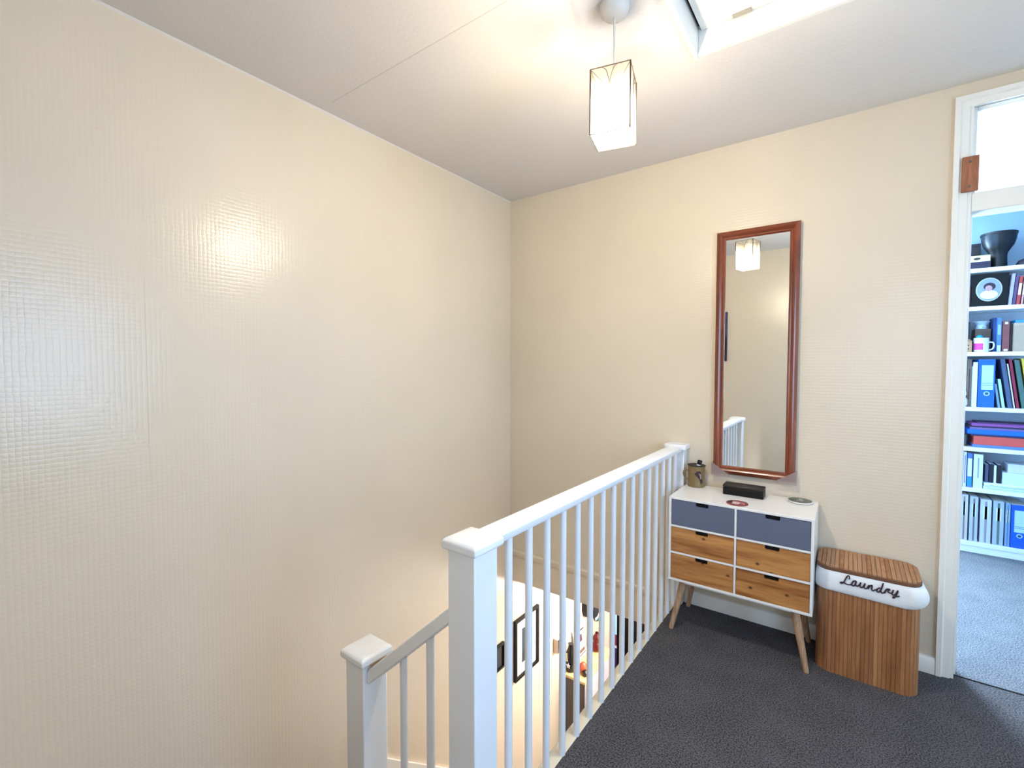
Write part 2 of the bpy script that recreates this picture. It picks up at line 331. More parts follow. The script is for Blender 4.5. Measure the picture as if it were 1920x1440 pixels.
# ---- study beyond the doorway
bm = NB()   # back wall with window opening, left wall, right wall
box(bm, -1.2, -1.0, 4.86, 4.96, -0.02, ZC+0.1); box(bm, -0.1, 2.5, 4.86, 4.96, -0.02, ZC+0.1); box(bm, -1.0, -0.1, 4.86, 4.96, -0.02, 0.85); box(bm, -1.0, -0.1, 4.86, 4.96, 2.15, ZC+0.1)
struct('wall_study_back', bm, M['blue_wall'], 'pale wall behind the bookcase in the next room', 'wall')
bm = NB(); box(bm, -1.3, -1.2, YB+0.10, 4.96, -0.02, ZC+0.1); box(bm, 2.5, 2.6, YB+0.10, 4.96, -0.02, ZC+0.1); box(bm, -1.2, 0.36, YB+0.10, YB+0.12, 0, ZC); box(bm, 1.17, 2.5, YB+0.10, YB+0.12, 0, ZC)
struct('wall_study_sides', bm, M['blue_wall'], 'pale side walls of the next room', 'wall')
struct('floor_study', B(-1.2, 2.5, YB+0.034, 4.86, -0.10, 0.0), M['carpet2'], 'grey carpet in the next room lit blue by daylight', 'floor')
struct('ceiling_study', B(-1.2, 2.5, YB+0.10, 4.86, ZC, ZC+0.1), M['ceil'], 'white ceiling of the next room seen through the transom', 'ceiling')
struct('trim_4', B(0.385, 1.145, YB+0.030, YB+0.034, -0.02, 0.003), M['darkgap'], 'dark seam where the two carpets meet in the doorway', 'trim')
def window(name, x0, x1, y0, y1, z0, z1, label, alongx):
    w = sempty(name, ((x0+x1)/2, (y0+y1)/2, z0), label, 'window')
    bm = NB(); t = 0.045
    if alongx:
        box(bm, x0, x0+t, y0, y1, z0, z1); box(bm, x1-t, x1, y0, y1, z0, z1); box(bm, x0+t, x1-t, y0, y1, z0, z0+t); box(bm, x0+t, x1-t, y0, y1, z1-t, z1)
        g = B(x0+t, x1-t, (y0+y1)/2-0.002, (y0+y1)/2+0.002, z0+t, z1-t)
    else:
        box(bm, x0, x1, y0, y0+t, z0, z1); box(bm, x0, x1, y1-t, y1, z0, z1); box(bm, x0, x1, y0+t, y1-t, z0, z0+t); box(bm, x0, x1, y0+t, y1-t, z1-t, z1)
        g = B((x0+x1)/2-0.002, (x0+x1)/2+0.002, y0+t, y1-t, z0+t, z1-t)
    part('window_frame', bm, M['gloss'], w, 0.003); part('window_pane', g, M['pane'], w)
window('window_1', -1.0, -0.1, 4.87, 4.92, 0.85, 2.15, 'study window left of the bookcase, outside the picture', True)
window('added_window_rear', 0.0, 0.9, -1.07, -1.02, 0.9, 2.1, 'added window behind the camera for fill light', True)  # unseen window added as a fill source from the rear
window('added_window_right', 1.28, 1.33, 0.35, 1.25, 0.75, 2.02, 'added unseen window at the right supplying blue daylight', False)  # unseen window added to bring blue light onto the newel and spindles

# ---- doorway with transom
d = sempty('door_1', (0.76, YB, 0), 'white painted doorway with glass transom at the right of the landing', 'door frame')
OX0, OX1, OZ = 0.385, 1.145, 2.405
bm = NB()   # moulded architrave on the landing side: left leg, head, right leg
def arch(bm, o0, o1, i0, i1):
    st = [(0.0, 0.0), (0.0, -0.018), (0.37, -0.018), (0.48, -0.010), (1.0, -0.008), (1.0, 0.0)]
    A = [bm.verts.new((o0[0]+(i0[0]-o0[0])*t, YB+y, o0[1]+(i0[1]-o0[1])*t)) for t, y in st]
    Bv = [bm.verts.new((o1[0]+(i1[0]-o1[0])*t, YB+y, o1[1]+(i1[1]-o1[1])*t)) for t, y in st]
    bm.faces.new(A); bm.faces.new(Bv[::-1])
    for i in range(6): bm.faces.new((A[i], Bv[i], Bv[(i+1) % 6], A[(i+1) % 6]))
arch(bm, (0.326, 0), (0.326, 2.42), (0.372, 0), (0.372, 2.374))
arch(bm, (0.326, 2.42), (1.204, 2.42), (0.372, 2.374), (1.158, 2.374))
arch(bm, (1.204, 2.42), (1.204, 0), (1.158, 2.374), (1.158, 0))
part('architrave', bm, M['gloss'], d)
bm = NB()   # lining and door stop
box(bm, 0.36, OX0, YB-0.003, YB+0.115, 0, OZ); box(bm, OX1, 1.17, YB-0.003, YB+0.115, 0, OZ); box(bm, OX0, OX1, YB-0.003, YB+0.115, 2.385, OZ)
box(bm, OX0, OX0+0.012, YB+0.04, YB+0.075, 0, 1.954); box(bm, OX1-0.012, OX1, YB+0.04, YB+0.075, 0, 1.954)
part('jamb_lining', bm, M['gloss'], d, 0.002)
part('transom_bar', B(OX0, OX1, YB+0.002, YB+0.110, 1.954, 2.030), M['gloss'], d, 0.003)
bm = NB(); y0, y1 = YB+0.035, YB+0.055
box(bm, OX0, OX0+0.016, y0, y1, 2.03, 2.385); box(bm, OX1-0.016, OX1, y0, y1, 2.03, 2.385); box(bm, OX0+0.016, OX1-0.016, y0, y1, 2.369, 2.385)
part('glazing_bead', bm, M['gloss'], d, 0.003)
part('transom_pane', B(OX0+0.014, OX1-0.014, YB+0.043, YB+0.047, 2.03, 2.371), M['pane'], d)
wb = part('wooden_plate', B(0.352, 0.402, YB-0.022, YB-0.006, 2.032, 2.172), wood('plate_wood', hexc(120, 70, 44), hexc(168, 108, 76), 2, 0.5, 20), d, 0.002, 'brown wooden plate with two screws')
for zz in (2.052, 2.150):
    bm = NB(); tube(bm, [(0.375, YB-0.0235, zz), (0.375, YB-0.0215, zz)], 0.005, 10); part('screw', bm, M['steel'], wb)

# ---- loft hatch
h = sempty('loft_hatch', (-0.12, 1.47, ZC), 'loft hatch recessed in the ceiling', 'loft hatch')
bm = NB(); t = 0.018; zt = 2.575
box(bm, HX0, HX0+t, HY0, HY1, ZC-0.006, zt); box(bm, HX1-t, HX1, HY0, HY1, ZC-0.006, zt); box(bm, HX0+t, HX1-t, HY0, HY0+t, ZC-0.006, zt); box(bm, HX0+t, HX1-t, HY1-t, HY1, ZC-0.006, zt)
part('hatch_lining', bm, M['gloss'], h, 0.002)
part('hatch_panel', B(HX0+t+0.012, HX1-t-0.004, HY0+t+0.004, HY1-t-0.003, 2.552, 2.572), M['gloss'], h, 0.001)
part('gap', B(HX0+t, HX1-t, HY0+t, HY1-t, 2.573, 2.580), M['darkgap'], h)
bm = NB(); box(bm, -0.36, -0.30, HY1-t-0.022, HY1-t-0.004, 2.547, 2.552); part('catch_plate', bm, cm(176, 166, 150, 0.35), h, 0.001, 'small metal catch plate')

# ================================================================ BANISTER
bs = thing('banister', (-0.775, 0.893, 0), 'white painted wooden banister with round spindles beside the stairwell', 'banister')
XB = -0.762; RR = 0.0115
def newel(x0, x1, y0, y1, z0, ztop, ov=0.0125, capth=0.030):
    p = part('newel_post', B(x0, x1, y0, y1, z0, ztop-capth), M['rail'], bs, 0.003)
    bm = NB(); a = ov; lo = ztop-capth; hi = ztop
    def q(e, z): return [bm.verts.new(v) for v in ((x0-e, y0-e, z), (x1+e, y0-e, z), (x1+e, y1+e, z), (x0-e, y1+e, z))]
    r = [q(a-0.004, lo), q(a, lo+0.004), q(a, hi-0.008), q(a-0.006, hi-0.002), q(a-0.028, hi+0.003)]
    bm.faces.new(r[0][::-1]); bm.faces.new(r[-1])
    for A, Bq in zip(r, r[1:]):
        for i in range(4): bm.faces.new((A[i], A[(i+1) % 4], Bq[(i+1) % 4], Bq[i]))
    part('newel_cap', bm, M['rail'], p, 0.003)
    return p
newel(-0.820, -0.730, 0.847, 0.938, -0.62, 0.885)
lp = newel(-1.268, -1.180, 0.848, 0.938, -0.75, 0.432)
part('chipped_patch', B(-1.180, -1.1785, 0.875, 0.936, 0.362, 0.402), M['scuff'], lp, 0.0, 'bare wood patch where paint has chipped')
# half newel fixed to the back wall
hp = part('newel_post', B(-0.805, -0.722, 2.592, YB, 0.002, 0.868), M['rail'], bs, 0.003)
part('newel_cap', B(-0.822, -0.706, 2.560, YB, 0.868, 0.896), M['rail'], hp, 0.005)
# level handrail, slightly rounded top
bm = NB(); prism(bm, [(-0.800, 0.856), (-0.804, 0.862), (-0.804, 0.877), (-0.797, 0.884), (-0.733, 0.884), (-0.726, 0.879), (-0.726, 0.862), (-0.730, 0.856)], 1, 0.938, 2.575)
for v in bm.verts: pass
hr = part('handrail', bm, M['rail'], bs, 0.002)
# sloping handrail between the two newels, fixed to the faces nearest the landing
bm = NB(); Z0, Z1 = 0.361, 0.680
hh = 0.021
prism(bm, [(-1.180, Z0-hh+0.004), (-1.176, Z0-hh), (-0.82, Z1-hh), (-0.82, Z1+hh), (-1.168, Z0+hh+0.012), (-1.180, Z0+hh-0.004)], 1, 0.862, 0.922)
part('handrail', bm, M['rail'], bs, 0.003)
for k in range(16):
    y = 1.030+0.1022*k
    bm = NB(); tube(bm, [(XB, y, 0.002), (XB, y, 0.858)], RR, 14); part('spindle', bm, M['rail'], bs)
for x in (-1.045, -0.933):
    z = Z0 + (x+1.18)/0.36*(Z1-Z0) - hh + 0.004
    bm = NB(); tube(bm, [(x, 0.892, -0.43), (x, 0.892, z)], RR, 14); part('spindle', bm, M['rail'], bs)
bm = NB(); box(bm, -1.18, -0.82, 0.87, 0.915, -0.62, -0.43)
part('base_rail', bm, M['rail'], bs, 0.002)

# ================================================================ PENDANT LAMP
LX, LY = -0.632, 1.42; yaw = math.radians(13.4)
pl = thing('pendant_lamp', (LX, LY, ZC), 'lit square glass pendant lamp with wire edges hanging from the ceiling', 'lamp')
bm = NB(); lathe(bm, [(0.046, 0), (0.047, -0.012), (0.043, -0.026), (0.034, -0.036), (0.012, -0.040)], (LX, LY, ZC), 32); part('ceiling_rose', bm, M['pvc'], pl)
bm = NB(); tube(bm, [(LX, LY, ZC-0.038), (LX+0.001, LY, 2.35), (LX, LY, 2.235)], 0.0032, 10); part('cord', bm, M['pvc'], pl)
bm = NB(); lathe(bm, [(0.008, 2.24), (0.016, 2.235), (0.018, 2.20), (0.021, 2.195), (0.021, 2.178)], (LX, LY, 0), 20); part('lamp_holder', bm, M['pvc'], pl)
bm = NB(); lathe(bm, [(0.024, 2.1265), (0.028, 2.120), (0.030, 2.110), (0.026, 2.092), (0.014, 2.081), (0.002, 2.079)], (LX, LY, 0), 20); bl = part('bulb', bm, M['bulb'], pl)
bm = NB(); lathe(bm, [(0.012, 2.178), (0.014, 2.165), (0.0268, 2.132), (0.0268, 2.127), (0.024, 2.127)], (LX, LY, 0), 20); part('light_blocking_collar', bm, M['pvc'], pl)  # collar added to keep direct bulb light off the ceiling
LAMP.location = (LX, LY, 2.103)
def L2(a, b, z):
    c, s_ = math.cos(yaw), math.sin(yaw); return Vector((LX+a*c-b*s_, LY+a*s_+b*c, z))
S2 = 0.0615; ZB, ZT = 2.05, 2.25
corners = [(-S2, -S2), (S2, -S2), (S2, S2), (-S2, S2)]
bm = NB()
for i in range(4):
    a, b2 = corners[i], corners[(i+1) % 4]
    tube(bm, [L2(*a, ZB), L2(*a, ZT)], 0.0027, 8)
    for z in (ZB, ZT): tube(bm, [L2(*a, z), L2(*b2, z)], 0.0015, 6)
    tube(bm, [L2(*a, ZT), L2(a[0]*0.3, a[1]*0.3, ZT-0.035)], 0.0012, 6)
wf = part('wire_frame', bm, M['wire'], pl)
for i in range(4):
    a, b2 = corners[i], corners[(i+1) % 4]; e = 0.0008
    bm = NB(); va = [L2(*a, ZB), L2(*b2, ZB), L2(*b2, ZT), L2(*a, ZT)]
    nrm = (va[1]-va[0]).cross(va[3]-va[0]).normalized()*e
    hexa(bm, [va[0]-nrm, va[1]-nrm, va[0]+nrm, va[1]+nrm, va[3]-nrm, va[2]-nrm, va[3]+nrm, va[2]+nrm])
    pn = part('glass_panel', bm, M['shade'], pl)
# wire tulip on each panel
for i in range(4):
    a, b2 = corners[i], corners[(i+1) % 4]
    def PP(u, z, o=1.03):
        x = a[0]+(b2[0]-a[0])*u; y = a[1]+(b2[1]-a[1])*u; return L2(x*o, y*o, z)
    bm = NB()
    tube(bm, smooth_path([PP(0.26, ZT), PP(0.40, ZT-0.012), PP(0.48, ZT-0.045), PP(0.55, ZT-0.07), PP(0.54, ZT-0.10)], 5), 0.0009, 5)
    tube(bm, smooth_path([PP(0.70, ZT), PP(0.58, ZT-0.012), PP(0.50, ZT-0.045), PP(0.44, ZT-0.07), PP(0.45, ZT-0.10)], 5), 0.0009, 5)
    part('wire_tulip', bm, M['wire'], pl)
    bm = NB(); vs = [bm.verts.new(PP(u, z, 1.02)) for u, z in ((0.49, ZT-0.048), (0.55, ZT-0.07), (0.54, ZT-0.095), (0.46, ZT-0.095), (0.44, ZT-0.07))]; bm.faces.new(vs)
    part('petal', bm, M['petal'], pl, label='pink glass petal')

# ================================================================ MIRROR
mi = thing('wall_mirror', (-0.39, 2.640, 0.755), 'tall narrow wall mirror in a reddish varnished pine frame', 'mirror')
mx0, mx1, mz0, mz1 = -0.579, -0.203, 0.755, 2.022; fw_ = 0.044; yf = 2.620; yk = 2.645
def mould(bm, p0, p1, q0, q1):
    """frame member between outer edge p0-p1 and inner edge q0-q1 (x,z), rounded front"""
    steps = [(0.0, yk), (0.0, yf+0.006), (0.14, yf), (0.42, yf-0.004), (0.62, yf), (0.70, yf+0.006), (0.86, yf+0.005), (1.0, yf+0.010), (1.0, yk)]
    A = [bm.verts.new((p0[0]+(q0[0]-p0[0])*t, y, p0[1]+(q0[1]-p0[1])*t)) for t, y in steps]
    Bv = [bm.verts.new((p1[0]+(q1[0]-p1[0])*t, y, p1[1]+(q1[1]-p1[1])*t)) for t, y in steps]
    n = len(steps); bm.faces.new(A); bm.faces.new(Bv[::-1])
    for i in range(n): bm.faces.new((A[i], Bv[i], Bv[(i+1) % n], A[(i+1) % n]))
o4 = [(mx0, mz0), (mx1, mz0), (mx1, mz1), (mx0, mz1)]; i4 = [(mx0+fw_, mz0+fw_), (mx1-fw_, mz0+fw_), (mx1-fw_, mz1-fw_), (mx0+fw_, mz1-fw_)]
for i in range(4):
    bm = NB(); mould(bm, o4[i], o4[(i+1) % 4], i4[i], i4[(i+1) % 4]); part('frame_rail' if i % 2 == 0 else 'frame_stile', bm, M['pineh'] if i % 2 == 0 else M['pine'], mi)
part('mirror_glass', B(mx0+fw_-0.003, mx1-fw_+0.003, 2.632, 2.636, mz0+fw_-0.003, mz1-fw_+0.003), M['mirror'], mi)
for sx, xc in ((1, mx0), (-1, mx1)):
    bm = NB(); g = 0.058
    prism(bm, [(xc-sx*0.006, mz0-0.012), (xc+sx*(g+0.03), mz0-0.012), (xc+sx*(g+0.03), mz0-0.004), (xc-sx*0.006, mz0+g)], 1, yf-0.008, yf-0.006)
    box(bm, min(xc-sx*0.006, xc-sx*0.004), max(xc-sx*0.006, xc-sx*0.004), yf-0.006, yk, mz0-0.012, mz0+g)
    part('corner_protector', bm, M['protector'], mi, label='clear plastic corner protector')

# ================================================================ CHEST OF DRAWERS
ch = thing('chest_of_drawers', (-0.408, 2.47, 0), 'white chest of six drawers, two slate grey and four knotty pine, on splayed legs', 'drawers')
dx0, dx1, dy0, dy1, dz0, dz1 = -0.711, -0.104, 2.305, 2.630, 0.259, 0.677
bt = 0.011
bm = NB()
box(bm, dx0, dx1, dy0, dy1, dz1-bt, dz1); box(bm, dx0, dx1, dy0, dy1, dz0, dz0+bt); box(bm, dx0, dx0+bt, dy0, dy1, dz0+bt, dz1-bt); box(bm, dx1-bt, dx1, dy0, dy1, dz0+bt, dz1-bt)
box(bm, -0.4125, -0.4035, dy0, dy1-0.01, dz0+bt, dz1-bt)
zs = [dz0+bt, 0.3955, 0.4045, 0.5285, 0.5375, dz1-bt]
for a, b_ in ((0.3955, 0.4045), (0.5285, 0.5375)):
    box(bm, dx0+bt, -0.4125, dy0, dy1-0.01, a, b_); box(bm, -0.4035, dx1-bt, dy0, dy1-0.01, a, b_)
box(bm, dx0+bt, dx1-bt, dy1-0.01, dy1, dz0+bt, dz1-bt)
part('carcass', bm, M['white'], ch, 0.0012)
part('apron', B(-0.640, -0.186, 2.345, 2.365, 0.236, dz0), M['white'], ch, 0.001)
for ci, (a, b_) in enumerate(((dx0+bt, -0.4125), (-0.4035, dx1-bt))):
    for ri in range(3):
        z0, z1 = zs[ri*2]+0.0015, zs[ri*2+1]-0.0015; x0, x1 = a+0.0015, b_-0.0015; c = (x0+x1)/2; w = 0.029; dp = 0.020; r = 0.006
        pts = [(x0, z0), (x1, z0), (x1, z1), (c+w, z1), (c+w, z1-dp+r), (c+w-r*0.3, z1-dp+r*0.3), (c+w-r, z1-dp), (c-w+r, z1-dp), (c-w+r*0.3, z1-dp+r*0.3), (c-w, z1-dp+r), (c-w, z1), (x0, z1)]
        bm = NB(); prism(bm, pts, 1, dy0+0.003, dy0+0.017)
        dr = part('drawer', bm, M['slate'] if ri == 2 else M['drawerwood'], ch, 0.0, 'slate grey drawer front' if ri == 2 else 'knotty pine drawer front')
        bm = NB(); box(bm, c-w-0.004, c+w+0.004, dy0+0.0171, dy0+0.021, z1-dp-0.004, z1-0.0005)
        tb = 0.0015
        part('cutout_handle', bm, M['black'], dr, label='black cut-out finger grip')
for fx, fy, tx, ty in ((-0.700, 2.330, -0.652, 2.360), (-0.122, 2.330, -0.170, 2.360), (-0.690, 2.600, -0.652, 2.575), (-0.130, 2.600, -0.170, 2.575)):
    bm = NB(); tube(bm, [(fx, fy, 0.0), (fx, fy, 0.004), (tx, ty, 0.2365), (tx, ty, dz0)], [0.010, 0.011, 0.0185, 0.0185], 14); part('leg', bm, M['legwood'], ch)
    bm = NB(); lathe(bm, [(0.026, 0.0), (0.026, 0.010)], (tx, ty, dz0-0.0105), 14); part('leg_plate', bm, M['white'], ch)

# ---- things on the drawers (top at dz1)
T = dz1
mug = thing('mug', (-0.655, 2.590, T), 'khaki brown pottery mug with a dark bird on its side, left on the white drawers', 'mug')
bm = NB(); mr_, mh = 0.042, 0.112
lathe(bm, [(0.042, 0.0), (0.0445, 0.004), (0.043, 0.012), (0.0425, 0.10), (0.0455, mh), (0.0425, mh+0.001), (0.0395, 0.10), (0.0395, 0.02), (0.002, 0.018)], (-0.655, 2.590, T), 32)
part('body', bm, mat('khaki_stoneware_glaze', hexc(122, 102, 66), 0.35, 0.18, 24), mug)
bm = NB(); ha = math.radians(205)
def hp_(r, z): return (-0.655+math.cos(ha)*r, 2.590+math.sin(ha)*r, T+z)
tube(bm, smooth_path([hp_(0.041, 0.082), hp_(0.056, 0.088), hp_(0.066, 0.074), hp_(0.064, 0.055), hp_(0.053, 0.042), hp_(0.041, 0.036)], 4), 0.0042, 8)
part('handle', bm, cm(122, 102, 66), mug)
bm = NB(); lathe(bm, [(0.0455, mh+0.0012), (0.0462, mh+0.003), (0.0440, mh+0.0036), (0.0392, mh+0.001), (0.0395, mh-0.010), (0.0415, mh-0.001)], (-0.655, 2.590, T), 32); part('rim', bm, cm(30, 20, 16), mug, label='dark glazed rim')
def wrap(pts, r, ang0, zc, sc=1.0):
    bm = NB(); va = []
    for a, z in pts:
        th = math.radians(ang0)+a*sc/r; va.append(bm.verts.new((-0.655+math.cos(th)*r, 2.590+math.sin(th)*r, T+zc+z*sc)))
    bm.faces.new(va); return bm
part('bird_print', wrap([(-0.016, 0.010), (-0.006, 0.020), (0.006, 0.022), (0.012, 0.010), (0.014, -0.004), (0.018, -0.024), (0.010, -0.030), (0.004, -0.012), (-0.004, -0.002)], 0.0442, -62, 0.060, 1.35), cm(44, 26, 30), mug, label='dark bird shape printed on the mug')
part('bird_wing', wrap([(0.004, 0.012), (0.010, 0.010), (0.012, -0.008), (0.007, -0.010)], 0.0448, -62, 0.060, 1.35), cm(150, 138, 130), mug)
br = thing('small_bottle', (-0.652, 2.592, T+0.018), 'small black bottle with a white label standing inside the khaki mug', 'bottle')
p0 = Vector((-0.664, 2.580, T+0.0255)); p1 = Vector((-0.644, 2.596, T+0.118)); dd = (p1-p0).normalized()
bm = NB(); tube(bm, [p0, p1, p1+dd*0.003], [0.0105, 0.0105, 0.008], 16); part('tube_body', bm, M['black'], br)
bm = NB(); tube(bm, [p0+dd*0.075, p1-dd*0.001], 0.0110, 16); part('paper_label', bm, cm(226, 220, 226), br)
bm = NB(); tube(bm, [p1+dd*0.003, p1+dd*0.005, p1+dd*0.020, p1+dd*0.024], [0.009, 0.0118, 0.0118, 0.009], 16); part('cap', bm, M['black'], br)

bx = thing('black_case', (-0.414, 2.545, T), 'long black lidded case on the drawers under the mirror', 'case')
def rbox(x0, x1, y0, y1, z0, z1): return B(x0, x1, y0, y1, z0, z1)
part('base', rbox(-0.505, -0.323, 2.506, 2.585, T, T+0.036), M['black'], bx, 0.003)
part('lid', rbox(-0.506, -0.322, 2.505, 2.586, T+0.0365, T+0.050), mat('black_leatherette', hexc(24, 19, 18), 0.42, 0.1, 50, bump=0.1), bx, 0.004)
bm = NB(); lathe(bm, [(0.009, 0), (0.009, 0.0008)], (-0.412, 2.532, T+0.0501), 18, 1, 0.45); part('oval_badge', bm, M['steel'], bx, label='small silver oval badge')

d1 = thing('coaster', (-0.413, 2.368, T), 'thin round red and white coaster near the front edge of the drawers', 'coaster')
bm = NB(); lathe(bm, [(0.047, 0), (0.047, 0.003)], (-0.413, 2.368, T), 36); part('disc', bm, cm(132, 66, 70, 0.3), d1)
bm = NB(); lathe(bm, [(0.020, 0), (0.020, 0.0004)], (-0.420, 2.366, T+0.003), 20, 1.0, 1.1); part('printed_figure', bm, cm(222, 190, 190, 0.3), d1)
bm = NB(); prism(bm, [(-0.455, 2.365), (-0.432, 2.352), (-0.438, 2.398), (-0.450, 2.392)], 2, T+0.003, T+0.0034); part('printed_dark_shape', bm, cm(58, 42, 46, 0.3), d1)  # dark shape in the coaster print
bm = NB(); prism(bm, [(-0.407, 2.386), (-0.393, 2.358), (-0.378, 2.352), (-0.385, 2.392)], 2, T+0.0034, T+0.0037); part('printed_pale_shape', bm, cm(196, 120, 124, 0.3), d1)  # paler red shape in the coaster print

d2 = thing('trinket_dish', (-0.176, 2.570, T), 'round white rimmed dish with dark green grey pattern at the right end of the drawers', 'dish')
bm = NB(); lathe(bm, [(0.046, 0), (0.052, 0.003), (0.053, 0.008), (0.049, 0.009), (0.047, 0.007)], (-0.176, 2.570, T), 36); part('plate', bm, cm(224, 222, 216, 0.25), d2)
bm = NB(); lathe(bm, [(0.0485, 0), (0.0485, 0.0008)], (-0.176, 2.570, T+0.0088), 32); part('pattern_disc', bm, cm(72, 84, 80, 0.3, 0.3), d2)
rnd = random.Random(7)
for k in range(11):
    a = rnd.uniform(0, 2*PI); r = rnd.uniform(0.004, 0.038); cx_, cy_ = -0.176+math.cos(a)*r, 2.570+math.sin(a)*r; s1 = rnd.uniform(0.004, 0.010)
    bm = NB(); prism(bm, [(cx_+math.cos(t)*s1*rnd.uniform(0.5, 1.2), cy_+math.sin(t)*s1*rnd.uniform(0.4, 0.9)) for t in [q*PI/3 for q in range(6)]], 2, T+0.0096, T+0.0099+0.0001*k)
    part('pattern_patch', bm, cm(176, 178, 170, 0.3) if k % 3 else cm(34, 40, 44, 0.3), d2)

# ================================================================ LAUNDRY BASKET
bk = thing('laundry_basket', (0.075, 2.515, 0), 'bamboo slatted laundry basket with white cotton liner cuff reading Laundry', 'basket')
bxc, byc, hx, hy, rc = 0.079, 2.514, 0.171, 0.118, 0.055
def rrect(hx, hy, r, n=7, cx=bxc, cy=byc, ang=0.0):
    out = []
    for sx, sy, a0 in ((1, 1, 0), (-1, 1, 90), (-1, -1, 180), (1, -1, 270)):
        for k in range(n+1):
            a = math.radians(a0+90*k/n); out.append((cx+sx*(hx-r)+math.cos(a)*r, cy+sy*(hy-r)+math.sin(a)*r))
    return out
bm = NB(); prism(bm, rrect(hx-0.004, hy-0.004, rc-0.004), 2, 0.003, 0.438); part('inner_wall', bm, M['bamdark'], bk)
# slats around the body
per = rrect(hx, hy, rc, 14); per.append(per[0])
cum = [0]
for a, b_ in zip(per, per[1:]): cum.append(cum[-1]+math.hypot(b_[0]-a[0], b_[1]-a[1]))
def at_s(s):
    s %= cum[-1]
    for i in range(len(cum)-1):
        if cum[i+1] >= s:
            t = (s-cum[i])/max(1e-9, cum[i+1]-cum[i]); a, b_ = per[i], per[i+1]
            return Vector((a[0]+(b_[0]-a[0])*t, a[1]+(b_[1]-a[1])*t, 0)), math.atan2(b_[1]-a[1], b_[0]-a[0])
NS = 74; sw = cum[-1]/NS
bm = NB(); w = sw*0.492
prism(bm, [(-w, 0.003), (-w, -0.001), (-w*0.75, -0.0028), (w*0.75, -0.0028), (w, -0.001), (w, 0.003)], 2, 0.0, 0.436)
slat0 = None
tones = [M['bamboo'], wood('bamboo_slat_b', hexc(148, 98, 60), hexc(184, 132, 88), 2, 0.5, 16), wood('bamboo_slat_c', hexc(132, 84, 52), hexc(166, 112, 72), 2, 0.5, 16)]
meshes = []
me0 = finish('slat', bm, tones[0]); meshes.append(me0.data)
for t_ in tones[1:]:
    q = me0.data.copy(); q.materials[0] = t_; meshes.append(q)
bpy.data.objects.remove(me0)
for k in range(NS):
    p, a = at_s((k+0.5)*sw)
    o = bpy.data.objects.new('slat', meshes[rnd.choice((0, 0, 1, 2))]); C.objects.link(o); o.parent = bk
    # local -y of the slat faces outward (path runs counter-clockwise)
    o.location = p - Vector((bk.location.x, bk.location.y, 0)); o.rotation_euler = (0, 0, a)
# lid
lid = NB(); prism(lid, rrect(hx+0.006, hy+0.006, rc), 2, 0.446, 0.461); ld = part('lid', lid, M['bamdark'], bk, 0.002)
xs0, xs1 = bxc-hx-0.004, bxc+hx+0.004; NL = 22; wl = (xs1-xs0)/NL
def half_y(x):
    e = max(0, abs(x-bxc)-(hx+0.004-rc)); return (hy+0.004-rc)+math.sqrt(max(0, rc*rc-e*e))
for k in range(NL):
    a, b_ = xs0+k*wl+0.0008, xs0+(k+1)*wl-0.0008; ya, yb = half_y(a+0.0004), half_y(b_-0.0004)
    bm = NB(); prism(bm, [(a, byc-ya), (b_, byc-yb), (b_, byc+yb), (a, byc+ya)], 2, 0.461, 0.4655); part('lid_slat', bm, rnd.choice((M['bambooy'], M['bambooy'], tones[1], tones[2])), ld)
# cotton cuff with soft folds, right corner bulging
bm = NB(); rows = []
zr = [0.4455, 0.432, 0.410, 0.388, 0.368, 0.358, 0.360]
offs = [0.004, 0.010, 0.013, 0.014, 0.012, 0.008, 0.002]
outl = rrect(1, 1, 0.3, 12, 0, 0)
N = len(rrect(hx, hy, rc, 12))
for zi, (z, of) in enumerate(zip(zr, offs)):
    base = rrect(hx+of, hy+of, rc+of, 12); row = []
    for i, (x, y) in enumerate(base):
        th = math.atan2(y-byc, x-bxc); wob = 0.0016*math.sin(7*th+zi*0.6)+0.001*math.sin(17*th+zi)
        bul = 0.020*max(0, math.cos(th-math.radians(-25)))**6*math.sin(PI*min(1, zi/5))
        dz = 0.006*math.sin(3*th+1.1)*(zi/6) if zi > 2 else 0
        nx, ny = math.cos(th), math.sin(th)
        fr = 0.0 if (y < byc-hy*0.9 and abs(x-bxc) < 0.13) else 1.0
        row.append(bm.verts.new((max(-0.1020, x+nx*(wob+bul)*fr), y+ny*(wob+bul*0.3)*fr, z+dz)))
    rows.append(row)
for a, b_ in zip(rows, rows[1:]):
    for i in range(len(a)): bm.faces.new((a[i], a[(i+1) % len(a)], b_[(i+1) % len(a)], b_[i]))
cf = part('liner_cuff', bm, M['linen'], bk, sub=1, label='white cotton liner folded over the rim')
LS = [[(335, 365), (330, 310), (300, 300), (265, 345), (240, 395), (210, 432), (172, 440), (160, 425), (185, 418), (235, 432), (290, 462), (350, 466), (385, 440)],
      [(458, 398), (420, 395), (385, 428), (375, 470), (400, 490), (435, 472), (462, 400), (450, 455), (465, 492), (495, 490), (530, 455), (548, 425)],
      [(548, 425), (532, 480), (548, 520), (582, 512), (612, 470), (628, 445), (608, 510), (628, 540), (668, 528), (700, 480)],
      [(706, 480), (686, 548)], [(690, 535), (722, 490), (762, 484), (752, 545), (770, 580), (815, 566), (850, 555)],
      [(915, 532), (878, 535), (848, 580), (865, 606), (900, 600), (938, 545), (972, 440), (945, 510), (925, 580), (945, 624), (988, 612), (1030, 560)],
      [(994, 628), (1032, 558)], [(1032, 556), (1060, 550), (1098, 560), (1058, 590), (1092, 622), (1135, 625), (1165, 570)],
      [(1165, 570), (1140, 632), (1162, 664), (1205, 648), (1252, 582), (1225, 655), (1182, 714), (1152, 716), (1175, 694), (1235, 692), (1282, 685)]]
YF = byc-hy-0.0145
